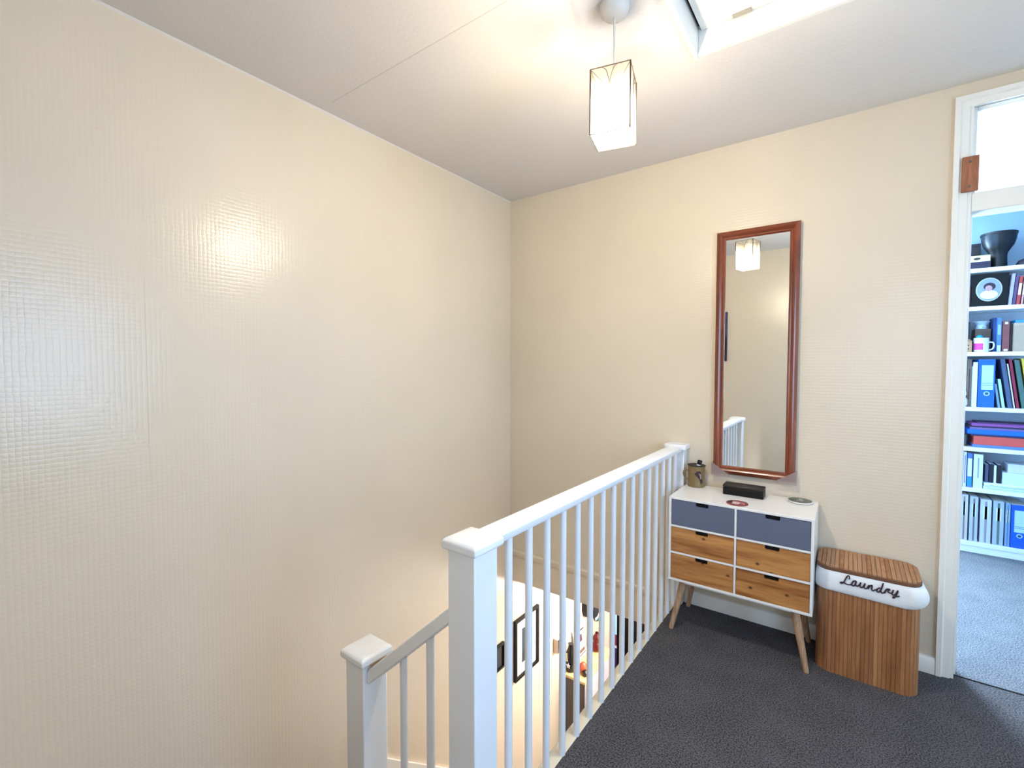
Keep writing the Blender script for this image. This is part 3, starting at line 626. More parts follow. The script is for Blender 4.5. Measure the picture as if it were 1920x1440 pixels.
txt = thing('laundry_text', (0.07, YF, 0.40), None, None); del W[txt.name]; bpy.data.objects.remove(txt)
bm = NB()
for st_ in LS:
    P = []
    for x, y in st_:
        q = on(1560+x/10.105, 1050+y/10.11, 1, YF); P.append((q.x, YF-0.0006, q.z))
    tube(bm, smooth_path(P, 4), 0.0026, 6)
part('laundry_lettering', bm, M['thread'], cf, label='dark cursive word Laundry')

# ================================================================ PICTURES IN THE HALL BELOW (on the left wall)
def wall_pic(name, y0, y1, z0, z1, label, art, fr=0.022, mount=0.05, dep=0.022, cat='picture', matc=None):
    t = thing(name, (XA, (y0+y1)/2, z0), label, cat)
    bm = NB(); x0, x1 = XA+0.001, XA+dep
    box(bm, x0, x1, y0, y0+fr, z0, z1); box(bm, x0, x1, y1-fr, y1, z0, z1); box(bm, x0, x1, y0+fr, y1-fr, z0, z0+fr); box(bm, x0, x1, y0+fr, y1-fr, z1-fr, z1)
    part('frame', bm, M['black'], t, 0.001)
    if mount: part('mount_board', B(x0, x0+0.006, y0+fr, y1-fr, z0+fr, z1-fr), matc or cm(238, 232, 230, 0.7), t)
    e = fr+mount; part('print', B(x0, x0+0.008, y0+e, y1-e, z0+e, z1-e), art, t)
    return t
skyart = mat('blue_grey_print', hexc(52, 68, 78), 0.5, 0.6, 9)
wp = wall_pic('framed_picture', 2.690, 3.005, -1.000, -0.542, 'large black framed picture with wide white mount on the wall below the spindles', skyart, 0.022, 0.078)
wall_pic('framed_picture', 2.40, 2.560, -0.800, -0.622, 'small black framed photograph half hidden behind the tall newel post', cm(46, 50, 52), 0.014, 0.0)
cv = thing('canvas_block', (XA, 3.30, -1.06), 'small thick canvas block with dark print right of the large black frame', 'picture')
part('canvas', B(XA+0.001, XA+0.045, 3.255, 3.375, -1.060, -0.945), cm(206, 186, 166), cv, 0.002); part('print', B(XA+0.045, XA+0.047, 3.257, 3.373, -1.058, -0.947), mat('dark_photo_print', hexc(70, 70, 74), 0.5, 0.8, 25), cv)
bk2 = thing('wall_ornament', (XA, 3.83, -1.0), 'black rounded wall ornament hanging high on the hall wall', 'ornament')
bm = NB(); prism(bm, [(3.765, -0.72), (3.765, -0.93), (3.785, -0.985), (3.82, -1.005), (3.865, -0.985), (3.885, -0.93), (3.885, -0.72)], 0, XA+0.001, XA+0.05); part('body', bm, M['black'], bk2, 0.004)
bm = NB(); prism(bm, [(3.80, -0.76), (3.86, -0.76), (3.86, -0.80), (3.80, -0.80)], 0, XA+0.05, XA+0.053); part('front_panel', bm, cm(40, 40, 42), bk2)
tq = thing('wall_plaque', (XA, 4.09, -1.07), 'teal and black round plaque on the hall wall near its end', 'plaque')
bm = NB(); prism(bm, [(4.085+math.cos(a)*0.095, -1.055+math.sin(a)*0.105) for a in [q*2*PI/20 for q in range(20)]], 0, XA+0.001, XA+0.02); part('disc', bm, cm(24, 22, 34), tq, 0.003)
bm = NB(); prism(bm, [(4.085, -0.97), (4.15, -0.98), (4.17, -1.05), (4.15, -1.12), (4.05, -1.14), (4.10, -1.08)], 0, XA+0.02, XA+0.026); part('teal_swirl', bm, cm(24, 160, 176), tq, label='teal swirl')
bm = NB(); prism(bm, [(4.00, -1.10), (4.06, -1.10), (4.10, -1.06), (4.06, -1.115), (4.01, -1.125)], 0, XA+0.02, XA+0.027); part('white_stripe', bm, cm(232, 236, 240), tq)

# narrow cabinet with oak top in the hall
CT = -1.30
hc = thing('hall_cabinet', (-1.83, 3.655, ZL), 'narrow grey hall cabinet with pale oak top seen through the spindles', 'cabinet')
part('body', B(XA+0.003, -1.722, 3.40, 3.935, ZL, CT-0.022), M['lilac'], hc, 0.002)
part('end_panel', B(XA+0.003, -1.722, 3.394, 3.40, ZL, CT-0.022), M['greyboard'], hc, label='dark grey end panel')
part('oak_top', B(XA+0.003, -1.710, 3.382, 3.945, CT-0.022, CT), M['oak'], hc, 0.002, 'pale oak top')
for z0, z1 in ((ZL+0.06, -1.98), (-1.97, CT-0.035)): part('door', B(-1.722, -1.716, 3.41, 3.925, z0, z1), M['lilac'], hc, 0.001)
def C3(px, py, z=CT): return on(px, py, 2, z)
# left: dark bag-like ornament with cream patch and white star
og = thing('patterned_jar', (-1.885, 3.46, CT), 'black jar with cream stripe and white star on the near end of the hall cabinet', 'jar')
bm = NB(); lathe(bm, [(0.036, 0), (0.046, 0.02), (0.047, 0.09), (0.040, 0.15), (0.024, 0.20), (0.020, 0.225), (0.024, 0.235)], (-1.888, 3.455, CT), 24); part('body', bm, cm(22, 18, 22, 0.3), og)
bm = NB(); prism(bm, [(-1.912, CT+0.10), (-1.894, CT+0.10), (-1.898, CT+0.17), (-1.908, CT+0.165)], 1, 3.405, 3.410); part('cream_patch', bm, cm(232, 214, 160), og, label='cream stripe')
bm = NB(); prism(bm, [(-1.885+math.cos(PI/2+q*PI/5)*(0.022 if q % 2 == 0 else 0.009), CT+0.065+math.sin(PI/2+q*PI/5)*(0.022 if q % 2 == 0 else 0.009)) for q in range(10)], 1, 3.403, 3.408); part('white_star', bm, cm(240, 238, 236), og, label='white star')
fp = thing('standing_frame', (-1.90, 3.62, CT), 'white photo frame with thin black border leaning on the hall wall above the cabinet', 'picture')
def leanbox(y0, y1, h0, h1, t0, t1):
    bm = NB(); pts = []
    for z in (h0, h1):
        for y in (y0, y1):
            for t in (t0, t1):
                pts.append((XA+0.045-0.035*(z/0.26)+t, y, CT+0.002+z))
    hexa(bm, pts); return bm
part('frame', leanbox(3.565, 3.765, 0.0, 0.26, 0.0, 0.012), cm(232, 228, 232), fp, 0.001)
part('border', leanbox(3.583, 3.747, 0.022, 0.238, 0.012, 0.0135), cm(34, 26, 40), fp); part('print', leanbox(3.592, 3.738, 0.032, 0.228, 0.0135, 0.0145), cm(226, 222, 226), fp)
part('printed_figure', leanbox(3.63, 3.70, 0.14, 0.20, 0.0145, 0.0152), cm(92, 58, 70), fp); part('printed_ground', leanbox(3.60, 3.73, 0.045, 0.075, 0.0145, 0.0152), cm(112, 92, 82), fp)
ro = thing('red_vase', (-1.84, 3.83, CT), 'dark red lobed vase at the far end of the hall cabinet', 'vase')
bm = NB(); lathe(bm, [(0.030, 0), (0.050, 0.02), (0.052, 0.045), (0.036, 0.075), (0.030, 0.085), (0.040, 0.105), (0.036, 0.13), (0.020, 0.15), (0.015, 0.165)], (-1.83, 3.845, CT), 24); part('body', bm, cm(86, 14, 20, 0.25), ro)
bm = NB(); lathe(bm, [(0.012, 0), (0.015, 0.006)], (-1.83, 3.845, CT+0.165), 16); part('lip', bm, cm(60, 10, 14, 0.25), ro)
ob = thing('glass_ornament', (-1.79, 3.50, CT), 'small orange and black ornament at the front of the hall cabinet', 'ornament')
bm = NB(); lathe(bm, [(0.022, 0), (0.034, 0.015), (0.036, 0.045), (0.028, 0.07), (0.012, 0.085)], (-1.790, 3.500, CT), 20); part('body', bm, cm(200, 92, 66, 0.3), ob)
bm = NB(); lathe(bm, [(0.018, 0), (0.026, 0.01), (0.026, 0.035), (0.012, 0.05)], (-1.752, 3.463, CT), 16); part('black_bowl', bm, cm(24, 16, 18, 0.3), ob, label='black part of the ornament')
# big dark poster / screen on the end wall
tv = thing('dark_poster', (-1.5, 4.2, -2.0), 'tall black panel with blue and purple picture at its left on the hall end wall', 'poster')
part('panel', B(-1.835, -1.20, 4.175, 4.199, -2.05, -0.85), M['black'], tv, 0.002)
for nm, z0, z1, c in (('sky_area', -1.29, -0.86, (150, 200, 232)), ('red_area', -1.40, -1.29, (96, 26, 50)), ('pale_band', -1.425, -1.40, (206, 206, 228)), ('purple_area', -1.66, -1.425, (52, 34, 86)), ('indigo_area', -1.80, -1.66, (36, 24, 52))):
    part(nm, B(-1.832, -1.775, 4.171, 4.175, z0, z1), cm(*c), tv)

# canvas on the front wall, seen only in the mirror
mc = thing('canvas_picture', (-1.25, 0.03, 1.40), 'dark blue night canvas reflected at the left edge of the mirror', 'picture')
part('canvas', B(-1.55, -1.035, 0.031, 0.055, 1.38, 1.89), cm(54, 58, 92), mc, 0.002)
part('dark_foreground', B(-1.548, -1.037, 0.0551, 0.0565, 1.382, 1.63), cm(22, 20, 32), mc)

# ================================================================ BOOKCASE IN THE NEXT ROOM
SZ = [2.010, 1.744, 1.426, 1.037, 0.752, 0.462, 0.075]
SF, SB = 4.560, 4.855; bx0, bx1 = 0.60, 1.40
bc = thing('bookcase', (1.0, 4.70, 0), 'white bookcase full of books and boxes in the next room', 'bookcase')
part('side_panel', B(bx0-0.02, bx0, SF, SB, 0, 2.01), M['white'], bc, 0.001); part('side_panel', B(bx1, bx1+0.02, SF, SB, 0, 2.01), M['white'], bc, 0.001)
for z in SZ: part('shelf', B(bx0, bx1, SF, SB, z-0.028, z) if z < 2 else B(bx0-0.02, bx1+0.02, SF-0.001, SB, z-0.028, z+0.0), M['white'], bc, 0.001)
part('plinth', B(bx0, bx1, SF+0.004, SF+0.02, 0, 0.047), M['white'], bc)
part('back_panel', B(bx0, bx1, SB-0.006, SB, 0.075, 1.98), cm(196, 204, 214), bc)

def X_(px, py, Y): return on(px, py, 1, Y).x
def Zt(px, py, Y): return on(px, py, 1, Y).z
GN = {0: 'on top of the bookcase', 1: 'on the portrait shelf', 2: 'on the mug shelf', 3: 'on the binder shelf', 4: 'on the flat stack shelf', 5: 'on the lower book shelf', 6: 'on the bottom shelf'}
def book(si, px0, px1, pyt, col, label, name='book', cat='book', grp=None, Y=SF+0.02, dep=0.18, lean=0.0, py=None, bands=None, rough=0.5):
    z = SZ[si]+0.0005; pyb = {0: 500, 1: 573, 2: 660, 3: 764, 4: 840, 5: 916, 6: 1020}[si]
    x0, x1 = X_(px0, pyb, Y), X_(px1, pyb, Y)-0.0012; zt = Zt((px0+px1)/2, pyt, Y); h = zt-z
    t = thing(name, ((x0+x1)/2, Y, z), label, cat, grp or cat+'s '+GN[si])
    def slab(a, b_, y0, y1, z0, z1):
        bm = NB(); pts = []
        for zz in (z0, z1):
            for yy in (y0, y1):
                for xx in (a, b_): pts.append((xx-lean*(zz-z), yy, zz))
        hexa(bm, pts); return bm
    part('cover', slab(x0, x1, Y, Y+dep, z, z+h), cm(*col, rough), t, 0.001)
    part('pages', slab(x0+min(0.002, (x1-x0)*0.2), x1-min(0.002, (x1-x0)*0.2), Y+0.01, Y+dep-0.006, z+h, z+h+0.0008), cm(222, 218, 206), t)
    for (f0, f1, c, w) in (bands or []):
        m_ = (x1-x0)*(1-w)/2; part('spine_label', slab(x0+m_, x1-m_, Y-0.0008, Y, z+h*f0, z+h*f1), cm(*c), t)
    return t, x0, x1, z+h
def carton(si, px0, px1, pyt, col, label, name='box', cat='box', Y=SF+0.02, dep=0.18, zbase=None, bands=None, grp=None, lid=True, rough=0.5):
    z = (SZ[si] if zbase is None else zbase)+0.0005; pyb = {0: 500, 1: 573, 2: 660, 3: 764, 4: 840, 5: 916, 6: 1020}[si]
    x0, x1 = X_(px0, pyb, Y), X_(px1, pyb, Y)-0.001; zt = Zt((px0+px1)/2, pyt, Y)
    t = thing(name, ((x0+x1)/2, Y, z), label, cat, grp or 'boxes '+GN[si])
    l = min(0.3, 0.02/(zt-z)) if lid else 0
    part('body', B(x0, x1, Y, Y+dep, z, zt-(zt-z)*l), cm(*col, rough), t, 0.001)
    if lid: part('lid', B(x0-0.0004, x1+0.0004, Y-0.001, Y+dep, zt-(zt-z)*l, zt), cm(*[min(255, int(c*1.06)+2) for c in col], rough), t, 0.001)
    for (f0, f1, g0, g1, c) in (bands or []): part('paper_label', B(x0+(x1-x0)*g0, x0+(x1-x0)*g1, Y-0.002, Y-0.001, z+(zt-z)*f0, z+(zt-z)*f1), cm(*c), t)
    return t, x0, x1, zt

# -- top of the case
_, _, _, z1 = carton(0, 1815, 1858, 491, (40, 32, 56), 'dark purple box at the bottom of the pile on top of the bookcase', Y=SF+0.03)
t, a, b_, z2 = carton(0, 1820, 1857, 479, (226, 208, 150), 'cream box with a black oval label on top of the bookcase', Y=SF+0.03, zbase=z1, lid=False)
bm = NB(); prism(bm, [((a+b_)/2-0.018+math.cos(q*2*PI/20)*0.018, (z1+z2)/2+math.sin(q*2*PI/20)*0.008) for q in range(20)], 1, SF+0.0280, SF+0.0298); part('oval_label', bm, cm(40, 34, 30), t, label='black oval label')
carton(0, 1812, 1838, 458, (40, 36, 40), 'dark grey box behind the cream box on top of the bookcase', Y=SF+0.215, dep=0.07)
dr = thing('goblet_drum', (0.822, 4.70, 2.010), 'black goblet drum standing on top of the bookcase', 'drum')
bm = NB(); lathe(bm, [(0.050, 0), (0.048, 0.02), (0.045, 0.09), (0.048, 0.115), (0.062, 0.14), (0.077, 0.165), (0.087, 0.20), (0.092, 0.24)], (0.832, 4.70, 2.010), 32); part('shell', bm, mat('black_drum_shell', hexc(8, 10, 16), 0.35, 0.1, 20), dr)
bm = NB(); lathe(bm, [(0.092, 0.24), (0.095, 0.241), (0.095, 0.254), (0.091, 0.256)], (0.832, 4.70, 2.010), 32); part('rim', bm, cm(14, 14, 20, 0.3), dr)
bm = NB(); lathe(bm, [(0.089, 0.2561), (0.087, 0.2575)], (0.832, 4.70, 2.010), 32); part('skin', bm, cm(96, 108, 120, 0.4), dr, label='grey drum skin')
hm = thing('baseball_hat', (0.96, 4.67, 2.010), 'dark peaked hat lying right of the goblet drum', 'hat')
bm = NB(); lathe(bm, [(0.055, 0), (0.054, 0.02), (0.042, 0.042), (0.02, 0.054), (0.002, 0.056)], (0.965, 4.66, 2.010), 24); part('crown', bm, cm(38, 30, 44), hm)
bm = NB(); lathe(bm, [(0.03, 0), (0.03, 0.006)], (0.917, 4.625, 2.010), 16, 1, 0.7); part('peak', bm, cm(30, 24, 36), hm)
bb = thing('blue_bottle', (1.02, 4.74, 2.010), 'tall deep blue bottle at the right edge on top of the bookcase', 'bottle')
bm = NB(); lathe(bm, [(0.040, 0), (0.042, 0.01), (0.042, 0.19), (0.034, 0.22), (0.020, 0.24)], (1.035, 4.76, 2.010), 24); part('body', bm, cm(30, 62, 140, 0.25), bb)
bm = NB(); lathe(bm, [(0.020, 0.24), (0.022, 0.242), (0.022, 0.28), (0.018, 0.284)], (1.035, 4.76, 2.010), 20); part('cap', bm, cm(60, 66, 84), bb)

# -- shelf with the oval portrait
book(1, 1812, 1816, 528, (150, 160, 120), 'olive green thin book at the left end of the portrait shelf')
book(1, 1816, 1820, 535, (70, 26, 34), 'dark red thin book left of the oval portrait', Y=SF+0.03)
pf = thing('portrait_frame', (0.775, 4.60, SZ[1]), 'black square frame with an oval portrait of a dark haired child in white', 'picture')
fx0, fx1, fzt = X_(1820, 573, SF+0.04), X_(1890, 573, SF+0.04), Zt(1855, 514, SF+0.04)
part('backing', B(fx0, fx1, SF+0.04, SF+0.055, SZ[1]+0.0005, fzt), M['black'], pf, 0.002)
pcx, pcz = X_(1854, 543, SF+0.04), Zt(1854, 543, SF+0.04); ew, eh = 0.066, 0.082
def ell(cx, cz, rx, rz, y0, y1, n=28):
    bm = NB(); prism(bm, [(cx+math.cos(q*2*PI/n)*rx, cz+math.sin(q*2*PI/n)*rz) for q in range(n)], 1, y0, y1); return bm
ff = SF+0.04
part('oval_rim', ell(pcx, pcz, ew, eh, ff-0.006, ff), cm(188, 184, 168, 0.3), pf, 0.001, 'silver oval rim')
ph = part('photo_background', ell(pcx, pcz, ew-0.006, eh-0.006, ff-0.0068, ff-0.006), cm(140, 150, 176), pf)
part('white_clothes', ell(pcx, pcz-0.036, 0.044, 0.030, ff-0.0074, ff-0.0068), cm(226, 230, 238), pf)
part('dark_hair', ell(pcx+0.002, pcz+0.020, 0.030, 0.027, ff-0.0080, ff-0.0074), cm(46, 32, 44), pf)
part('child_face', ell(pcx-0.002, pcz+0.008, 0.018, 0.020, ff-0.0086, ff-0.0080), cm(190, 140, 140), pf)
for i, (a, b_, ty, c, lb) in enumerate(((1891, 1897, 513, (170, 160, 178), 'pale mauve book right of the oval portrait'), (1898, 1904, 515, (88, 66, 104), 'purple book second right of the oval portrait'), (1905, 1912, 518, (178, 66, 62), 'red and white book leaning beside the purple book'), (1914, 1918, 518, (206, 150, 140), 'salmon pink book near the right edge of the portrait shelf'), (1919, 1926, 516, (120, 60, 60), 'maroon book at the right edge of the portrait shelf'))):
    book(1, a, b_, ty, c, lb, lean=-0.07, bands=[(0.35, 0.75, (228, 222, 220), 0.8)] if i in (2, 3) else None)

# -- mug shelf
hs = thing('wooden_house', (0.70, SF+0.03, SZ[2]), 'tiny wooden house ornament beside the pink and white mug', 'ornament')
hx0, hx1, hz = X_(1809, 660, SF+0.03), X_(1822, 660, SF+0.03), Zt(1816, 640, SF+0.03)
part('house_body', B(hx0, hx1, SF+0.03, SF+0.065, SZ[2]+0.0005, hz), cm(186, 140, 100), hs, 0.001)
bm = NB(); prism(bm, [(hx0-0.003, hz), (hx1+0.003, hz), ((hx0+hx1)/2, hz+0.018)], 1, SF+0.027, SF+0.068); part('roof', bm, cm(160, 112, 78), hs)
for f in (0.3, 0.62): part('window_hole', B((hx0+hx1)/2-0.003, (hx0+hx1)/2+0.003, SF+0.0292, SF+0.03, SZ[2]+(hz-SZ[2])*f-0.004, SZ[2]+(hz-SZ[2])*f+0.004), M['black'], hs)
book(2, 1811, 1818, 604, (44, 40, 44), 'black book behind the tiny wooden house', Y=SF+0.09, dep=0.12)
tb, a, b_, zb = carton(2, 1827, 1857, 617, (92, 70, 56), 'brown box behind the pink and white mug', Y=SF+0.115, dep=0.12)
ol = thing('white_pot', ((a+b_)/2, SF+0.17, zb), 'white waisted pot on the brown box above the mug', 'pot')
oc = ((a+b_)/2, SF+0.170, zb); bm = NB(); lathe(bm, [(0.030, 0), (0.033, 0.004), (0.028, 0.028), (0.036, 0.044), (0.046, 0.052), (0.046, 0.056), (0.040, 0.055)], oc, 28); part('body', bm, cm(214, 226, 236, 0.3), ol)
bm = NB(); lathe(bm, [(0.006, 0), (0.007, 0.002)], (oc[0]+0.006, oc[1]-0.0315, oc[2]+0.014), 10, 1, 0.3); part('dark_opening', bm, M['black'], ol)
mg = thing('mug', (0.745, SF+0.06, SZ[2]), 'white mug with a bright pink square in front of the brown box', 'mug')
mcx = X_(1839, 660, SF+0.06); mzt = Zt(1839, 634, SF+0.06)-SZ[2]
bm = NB(); lathe(bm, [(0.036, 0), (0.039, 0.003), (0.040, mzt), (0.037, mzt+0.0005), (0.036, 0.01), (0.002, 0.008)], (mcx, SF+0.06, SZ[2]+0.0005), 28); part('body', bm, cm(226, 232, 240, 0.25), mg)
bm = NB(); tube(bm, smooth_path([(mcx+0.037, SF+0.055, SZ[2]+0.070), (mcx+0.058, SF+0.050, SZ[2]+0.066), (mcx+0.062, SF+0.048, SZ[2]+0.040), (mcx+0.054, SF+0.050, SZ[2]+0.020), (mcx+0.037, SF+0.055, SZ[2]+0.014)], 4), 0.0045, 8); part('handle', bm, cm(226, 232, 240, 0.25), mg)
bm = NB(); pv = [[bm.verts.new((mcx+math.cos(math.radians(q))*0.0408, SF+0.06+math.sin(math.radians(q))*0.0408, SZ[2]+z)) for q in range(-165, -84, 10)] for z in (0.016, 0.062)]
for i in range(len(pv[0])-1): bm.faces.new((pv[0][i], pv[0][i+1], pv[1][i+1], pv[1][i]))
part('pink_square', bm, cm(214, 60, 150), mg, label='bright pink printed square')
tt = thing('teal_cup', (mcx-0.01, SF+0.06, SZ[2]+0.01), 'teal pot standing inside the pink and white mug', 'pot')
bm = NB(); lathe(bm, [(0.016, 0.0), (0.018, 0.004), (0.018, mzt+0.004), (0.012, mzt+0.010)], (mcx-0.008, SF+0.06, SZ[2]+0.008), 16); part('body', bm, cm(40, 160, 190), tt)
bm = NB(); lathe(bm, [(0.010, 0), (0.010, 0.004)], (mcx-0.008, SF+0.06, SZ[2]+0.018+mzt), 12); part('lid', bm, cm(30, 130, 160), tt)
book(2, 1861, 1867, 596, (46, 74, 130), 'dark blue book right of the pink and white mug', Y=SF+0.10, dep=0.13)
book(2, 1868, 1877, 596, (84, 130, 200), 'light blue book with white foot on the mug shelf', Y=SF+0.07, dep=0.16, bands=[(0.02, 0.2, (210, 222, 236), 0.8), (0.5, 0.8, (150, 180, 220), 0.7)])
book(2, 1879, 1892, 602, (128, 70, 66), 'brick red book with white top on the mug shelf', Y=SF+0.05, dep=0.17, bands=[(0.9, 0.97, (226, 220, 220), 0.5), (0.03, 0.09, (226, 220, 220), 0.6)])
book(2, 1892, 1897, 606, (40, 26, 40), 'near black thin book beside the beige box', Y=SF+0.06, dep=0.17)
carton(2, 1900, 1930, 605, (176, 152, 128), 'beige cardboard box at the right of the mug shelf', Y=SF+0.03, dep=0.2)
zc = Zt(1913, 605, SF+0.03)
bt_ = thing('teal_folder', (0.97, SF+0.1, zc), 'teal folder lying on the beige cardboard box', 'folder')
part('cover', B(X_(1904, 605, SF+0.05), X_(1930, 605, SF+0.05), SF+0.05, SF+0.2, zc, zc+0.022), cm(30, 130, 180), bt_, 0.001); part('pages', B(X_(1904, 605, SF+0.05)+0.002, X_(1930, 605, SF+0.05)-0.002, SF+0.0495, SF+0.19, zc+0.004, zc+0.018), cm(70, 150, 190), bt_)

# -- blue binder shelf
pz = thing('white_soft_toy', (0.67, SF-0.01, SZ[3]), 'small white soft toy at the left end of the binder shelf', 'toy')
bm = NB(); lathe(bm, [(0.022, 0), (0.030, 0.02), (0.028, 0.05), (0.018, 0.07)], (X_(1803, 764, SF+0.04), SF+0.04, SZ[3]+0.0005), 16); part('body', bm, cm(214, 214, 214, 0.9), pz)
bm = NB(); lathe(bm, [(0.012, 0), (0.024, 0.015), (0.022, 0.04), (0.006, 0.052)], (X_(1803, 764, SF+0.04), SF+0.04, SZ[3]+0.07), 16); part('head', bm, cm(222, 220, 220, 0.9), pz)
book(3, 1811, 1820, 674, (124, 100, 84), 'brown box file with dark lettering strip on the binder shelf', name='box_file', cat='file', bands=[(0.15, 0.8, (74, 52, 48), 0.25)], Y=SF+0.05)
def binder(si, px0, px1, pyt, label, col=(20, 92, 214)):
    t, x0, x1, zt = book(si, px0, px1, pyt, col, label, name='lever_arch_binder', cat='binder', Y=SF+0.02, dep=0.23)
    z = SZ[si]; h = zt-z; c = (x0+x1)/2; w = (x1-x0)
    part('spine_label', B(x0+w*0.2, x1-w*0.1, SF+0.0188, SF+0.02, z+h*0.37, z+h*0.88), cm(176, 206, 224), t, label='pale paper spine label')
    for f in (0.46, 0.50): part('label_line', B(x0+w*0.22, x1-w*0.14, SF+0.0182, SF+0.0188, z+h*f, z+h*f+0.003), cm(84, 110, 140), t)
    part('finger_ring', ell(c+w*0.03, z+h*0.29, w*0.19, w*0.19, SF+0.0175, SF+0.02, 20), cm(150, 190, 220, 0.3), t, label='metal finger ring'); part('finger_hole', ell(c+w*0.03, z+h*0.29, w*0.11, w*0.11, SF+0.0170, SF+0.0175, 16), cm(40, 70, 120), t)
    return t
mf = thing('magazine_file', (0.72, SF+0.02, SZ[3]), 'narrow white magazine file left of the blue binder', 'file')
a, b_ = X_(1822, 764, SF+0.015), X_(1831, 764, SF+0.015); zt = Zt(1828, 679, SF+0.015)
part('front_panel', B(a, b_-0.001, SF+0.015, SF+0.018, SZ[3]+0.0005, zt), cm(222, 232, 236), mf, 0.001); part('body', B(a, b_-0.001, SF+0.018, SF+0.20, SZ[3]+0.0005, zt-0.03), cm(214, 224, 230), mf, 0.001)
binder(3, 1832, 1864, 674, 'bright blue lever arch binder with pale label on the shelf below the mug')
for i, (a, b_, ty, c, ln, lb) in enumerate(((1871, 1876, 720, (120, 150, 168), 0.13, 'short grey blue booklet right of the blue binder'), (1879, 1885, 711, (168, 204, 210), 0.135, 'short pale green folder leaning by the blue binder'),
        (1890, 1899, 673, (70, 84, 112), 0.13, 'tall navy grey folder leaning on the binder shelf'), (1901, 1904, 682, (206, 196, 204), 0.135, 'thin pale pink folder leaning on the binder shelf'), (1906, 1912, 673, (140, 34, 58), 0.135, 'crimson folder leaning on the binder shelf'),
        (1916, 1926, 675, (70, 100, 90), 0.135, 'green folder leaning at the right of the binder shelf'), (1930, 1936, 672, (222, 186, 70), 0.2, 'yellow folder leaning at the right edge of the binder shelf'))):
    book(3, a, b_, ty, c, lb, name='folder', cat='folder', lean=0.135, Y=SF+0.03, dep=0.2)

# -- flat stack shelf
z = SZ[4]
def flat(px0, z0, z1, col, label, name='folder', cat='folder', Y=SF+0.02, x1=1.12, dep=0.2, xr=None):
    x0 = X_(px0, 820, Y); z0 += 0.0003; t = thing(name, ((x0+x1)/2, Y+dep/2, z0), label, cat, 'flat stack of files')
    part('cover', B(x0, x1, Y, Y+dep, z0, z1), cm(*col), t, 0.002); part('pages', B(x0-0.0008, x0, Y+0.006, Y+dep-0.006, z0+(z1-z0)*0.25, z1-(z1-z0)*0.25), cm(*[int(c*0.75) for c in col]), t)
    return z1
q = flat(1824, z, z+0.020, (84, 116, 184), 'pale blue flat folder at the bottom of the flat stack')
q = flat(1826, q, q+0.060, (206, 78, 66), 'thick red box file lying in the flat stack', 'box_file', 'file')
q = flat(1820, q, q+0.014, (40, 40, 72), 'thin navy folder on the red box file')
q = flat(1814, q, q+0.032, (16, 96, 220), 'bright blue file lying in the flat stack', 'box_file', 'file')
q = flat(1818, q, q+0.016, (112, 92, 142), 'greyish lilac folder above the bright blue file')
q = flat(1816, q, q+0.010, (48, 34, 56), 'dark aubergine folder in the upper flat stack')
q = flat(1821, q, q+0.018, (142, 72, 138), 'magenta folder near the top of the flat stack')
q = flat(1832, q, q+0.008, (84, 48, 92), 'thin purple folder on top of the flat stack')
carton(4, 1801, 1812, 815, (60, 56, 52), 'dark small box left of the flat stack', Y=SF+0.05, dep=0.15)
# -- books and white boxes
for a, b_, ty, c, lb, bd in ((1797, 1800, 845, (216, 226, 236), 'thin white book at the left end of the lower book shelf', None), (1801, 1804, 850, (52, 52, 108), 'thin navy book at the left of the lower book shelf', None), (1805, 1811, 847, (206, 206, 236), 'pale lilac book on the lower book shelf', [(0.1, 0.9, (128, 110, 180), 0.3)]),
        (1812, 1822, 850, (84, 110, 190), 'blue book with white spine label on the lower book shelf', [(0.32, 0.85, (220, 230, 238), 0.8), (0.05, 0.28, (20, 140, 220), 0.8)]), (1824, 1842, 852, (214, 226, 236), 'wide white book with grey spine writing on the lower book shelf', [(0.3, 0.9, (130, 140, 152), 0.14)])):
    book(5, a, b_, ty, c, lb, bands=bd, Y=SF+0.02)
x0 = X_(1844, 916, SF+0.01)
for i, (z0, z1, c, lb) in enumerate(((0.0, 0.020, (206, 222, 230), 'lower of two white ring files lying flat'), (0.021, 0.043, (222, 234, 240), 'upper of two white ring files lying flat'))):
    t = thing('ring_file', (0.92, SF+0.1, SZ[5]+z0), lb, 'file', 'white ring files lying flat'); part('cover', B(x0+0.004*i, 1.12, SF+0.01, SF+0.22, SZ[5]+z0+0.0006, SZ[5]+z1), cm(*c), t, 0.003); part('spine_line', B(x0+0.02, 1.11, SF+0.0092, SF+0.01, SZ[5]+z0+0.008, SZ[5]+z0+0.010), cm(130, 150, 170), t)
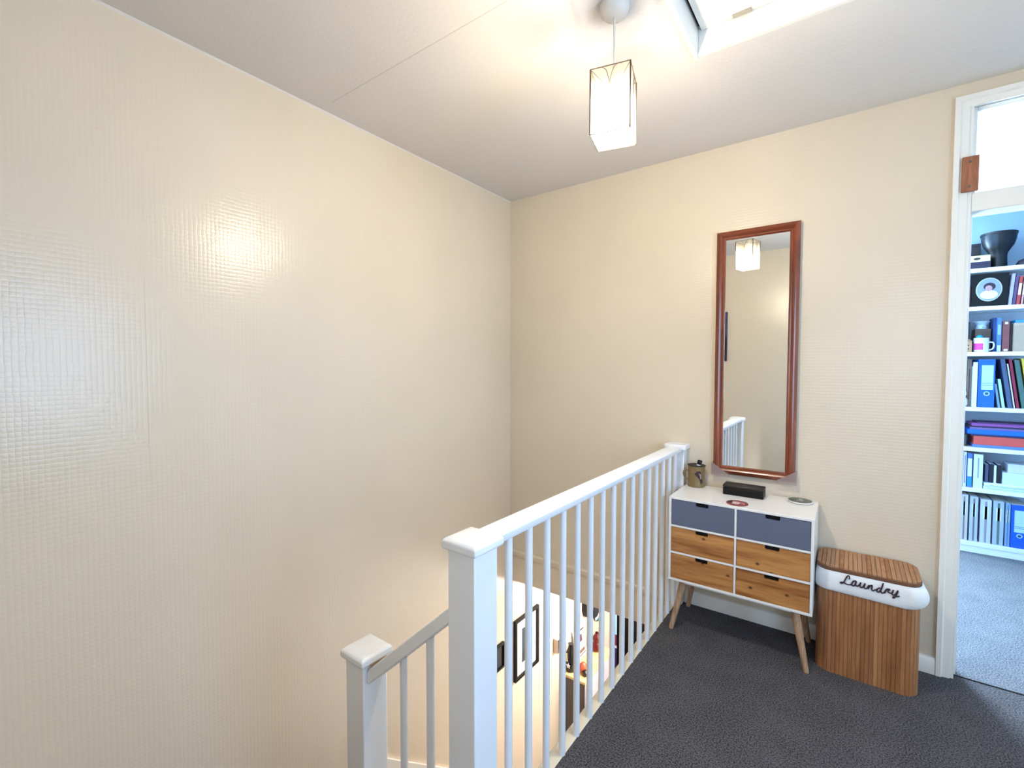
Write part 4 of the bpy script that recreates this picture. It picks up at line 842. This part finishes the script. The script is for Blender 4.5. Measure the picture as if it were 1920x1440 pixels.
ZR = SZ[5]+0.0436
def small(px0, px1, pyt, col, label, name='book', cat='book', Y=SF+0.05, dep=0.13, z=ZR):
    x0, x1 = X_(px0, 903, Y), X_(px1, 903, Y)-0.001; zt = Zt((px0+px1)/2, pyt, Y); t = thing(name, ((x0+x1)/2, Y, z), label, cat, 'small items on the white ring files')
    part('cover' if name == 'book' else 'body', B(x0, x1, Y, Y+dep, z, zt), cm(*col), t, 0.001)
    part('pages' if name == 'book' else 'lid', B(x0+0.001, x1-0.001, Y+0.004, Y+dep-0.004, zt, zt+0.001), cm(200, 206, 214), t); return zt
small(1846, 1853, 871, (84, 82, 108), 'small grey book standing on the white ring files')
small(1854, 1862, 870, (26, 24, 40), 'small black book standing on the white ring files left of a white one')
small(1863, 1868, 873, (224, 232, 238), 'small white book standing between black ones')
small(1869, 1877, 872, (22, 20, 30), 'small black book standing beside the white box')
zt = small(1880, 1935, 889, (206, 220, 232), 'long white box lying on the ring files', 'box', 'box', SF+0.03, 0.16)
small(1889, 1935, 872, (214, 208, 222), 'pale lilac box on top of the long white box', 'box', 'box', SF+0.05, 0.14, zt+0.0012)
# -- bottom shelf of magazine holders
for a, b_, ty, c, lb, c2 in ((1798, 1813, 927, (196, 190, 204), 'clear magazine holder at the left of the bottom shelf', (150, 120, 110)), (1816, 1832, 931, (180, 184, 190), 'magazine holder with grey papers second on the bottom shelf', (110, 110, 112)), (1836, 1857, 937, (196, 196, 226), 'lilac white magazine holder third on the bottom shelf', (150, 140, 150)), (1860, 1881, 940, (166, 178, 184), 'magazine holder with green tinged papers fourth on the bottom shelf', (96, 110, 104)), (1883, 1893, 944, (120, 150, 184), 'narrow slate blue file left of the lower blue binder', (90, 120, 160))):
    book(6, a, b_, ty, c, lb, name='magazine_holder', cat='holder', bands=[(0.02, 0.96, c2, 0.22), (0.55, 0.85, (214, 216, 226), 0.5)], dep=0.22)
binder(6, 1894, 1926, 948, 'bright blue lever arch binder at the right of the bottom shelf', (16, 84, 196))
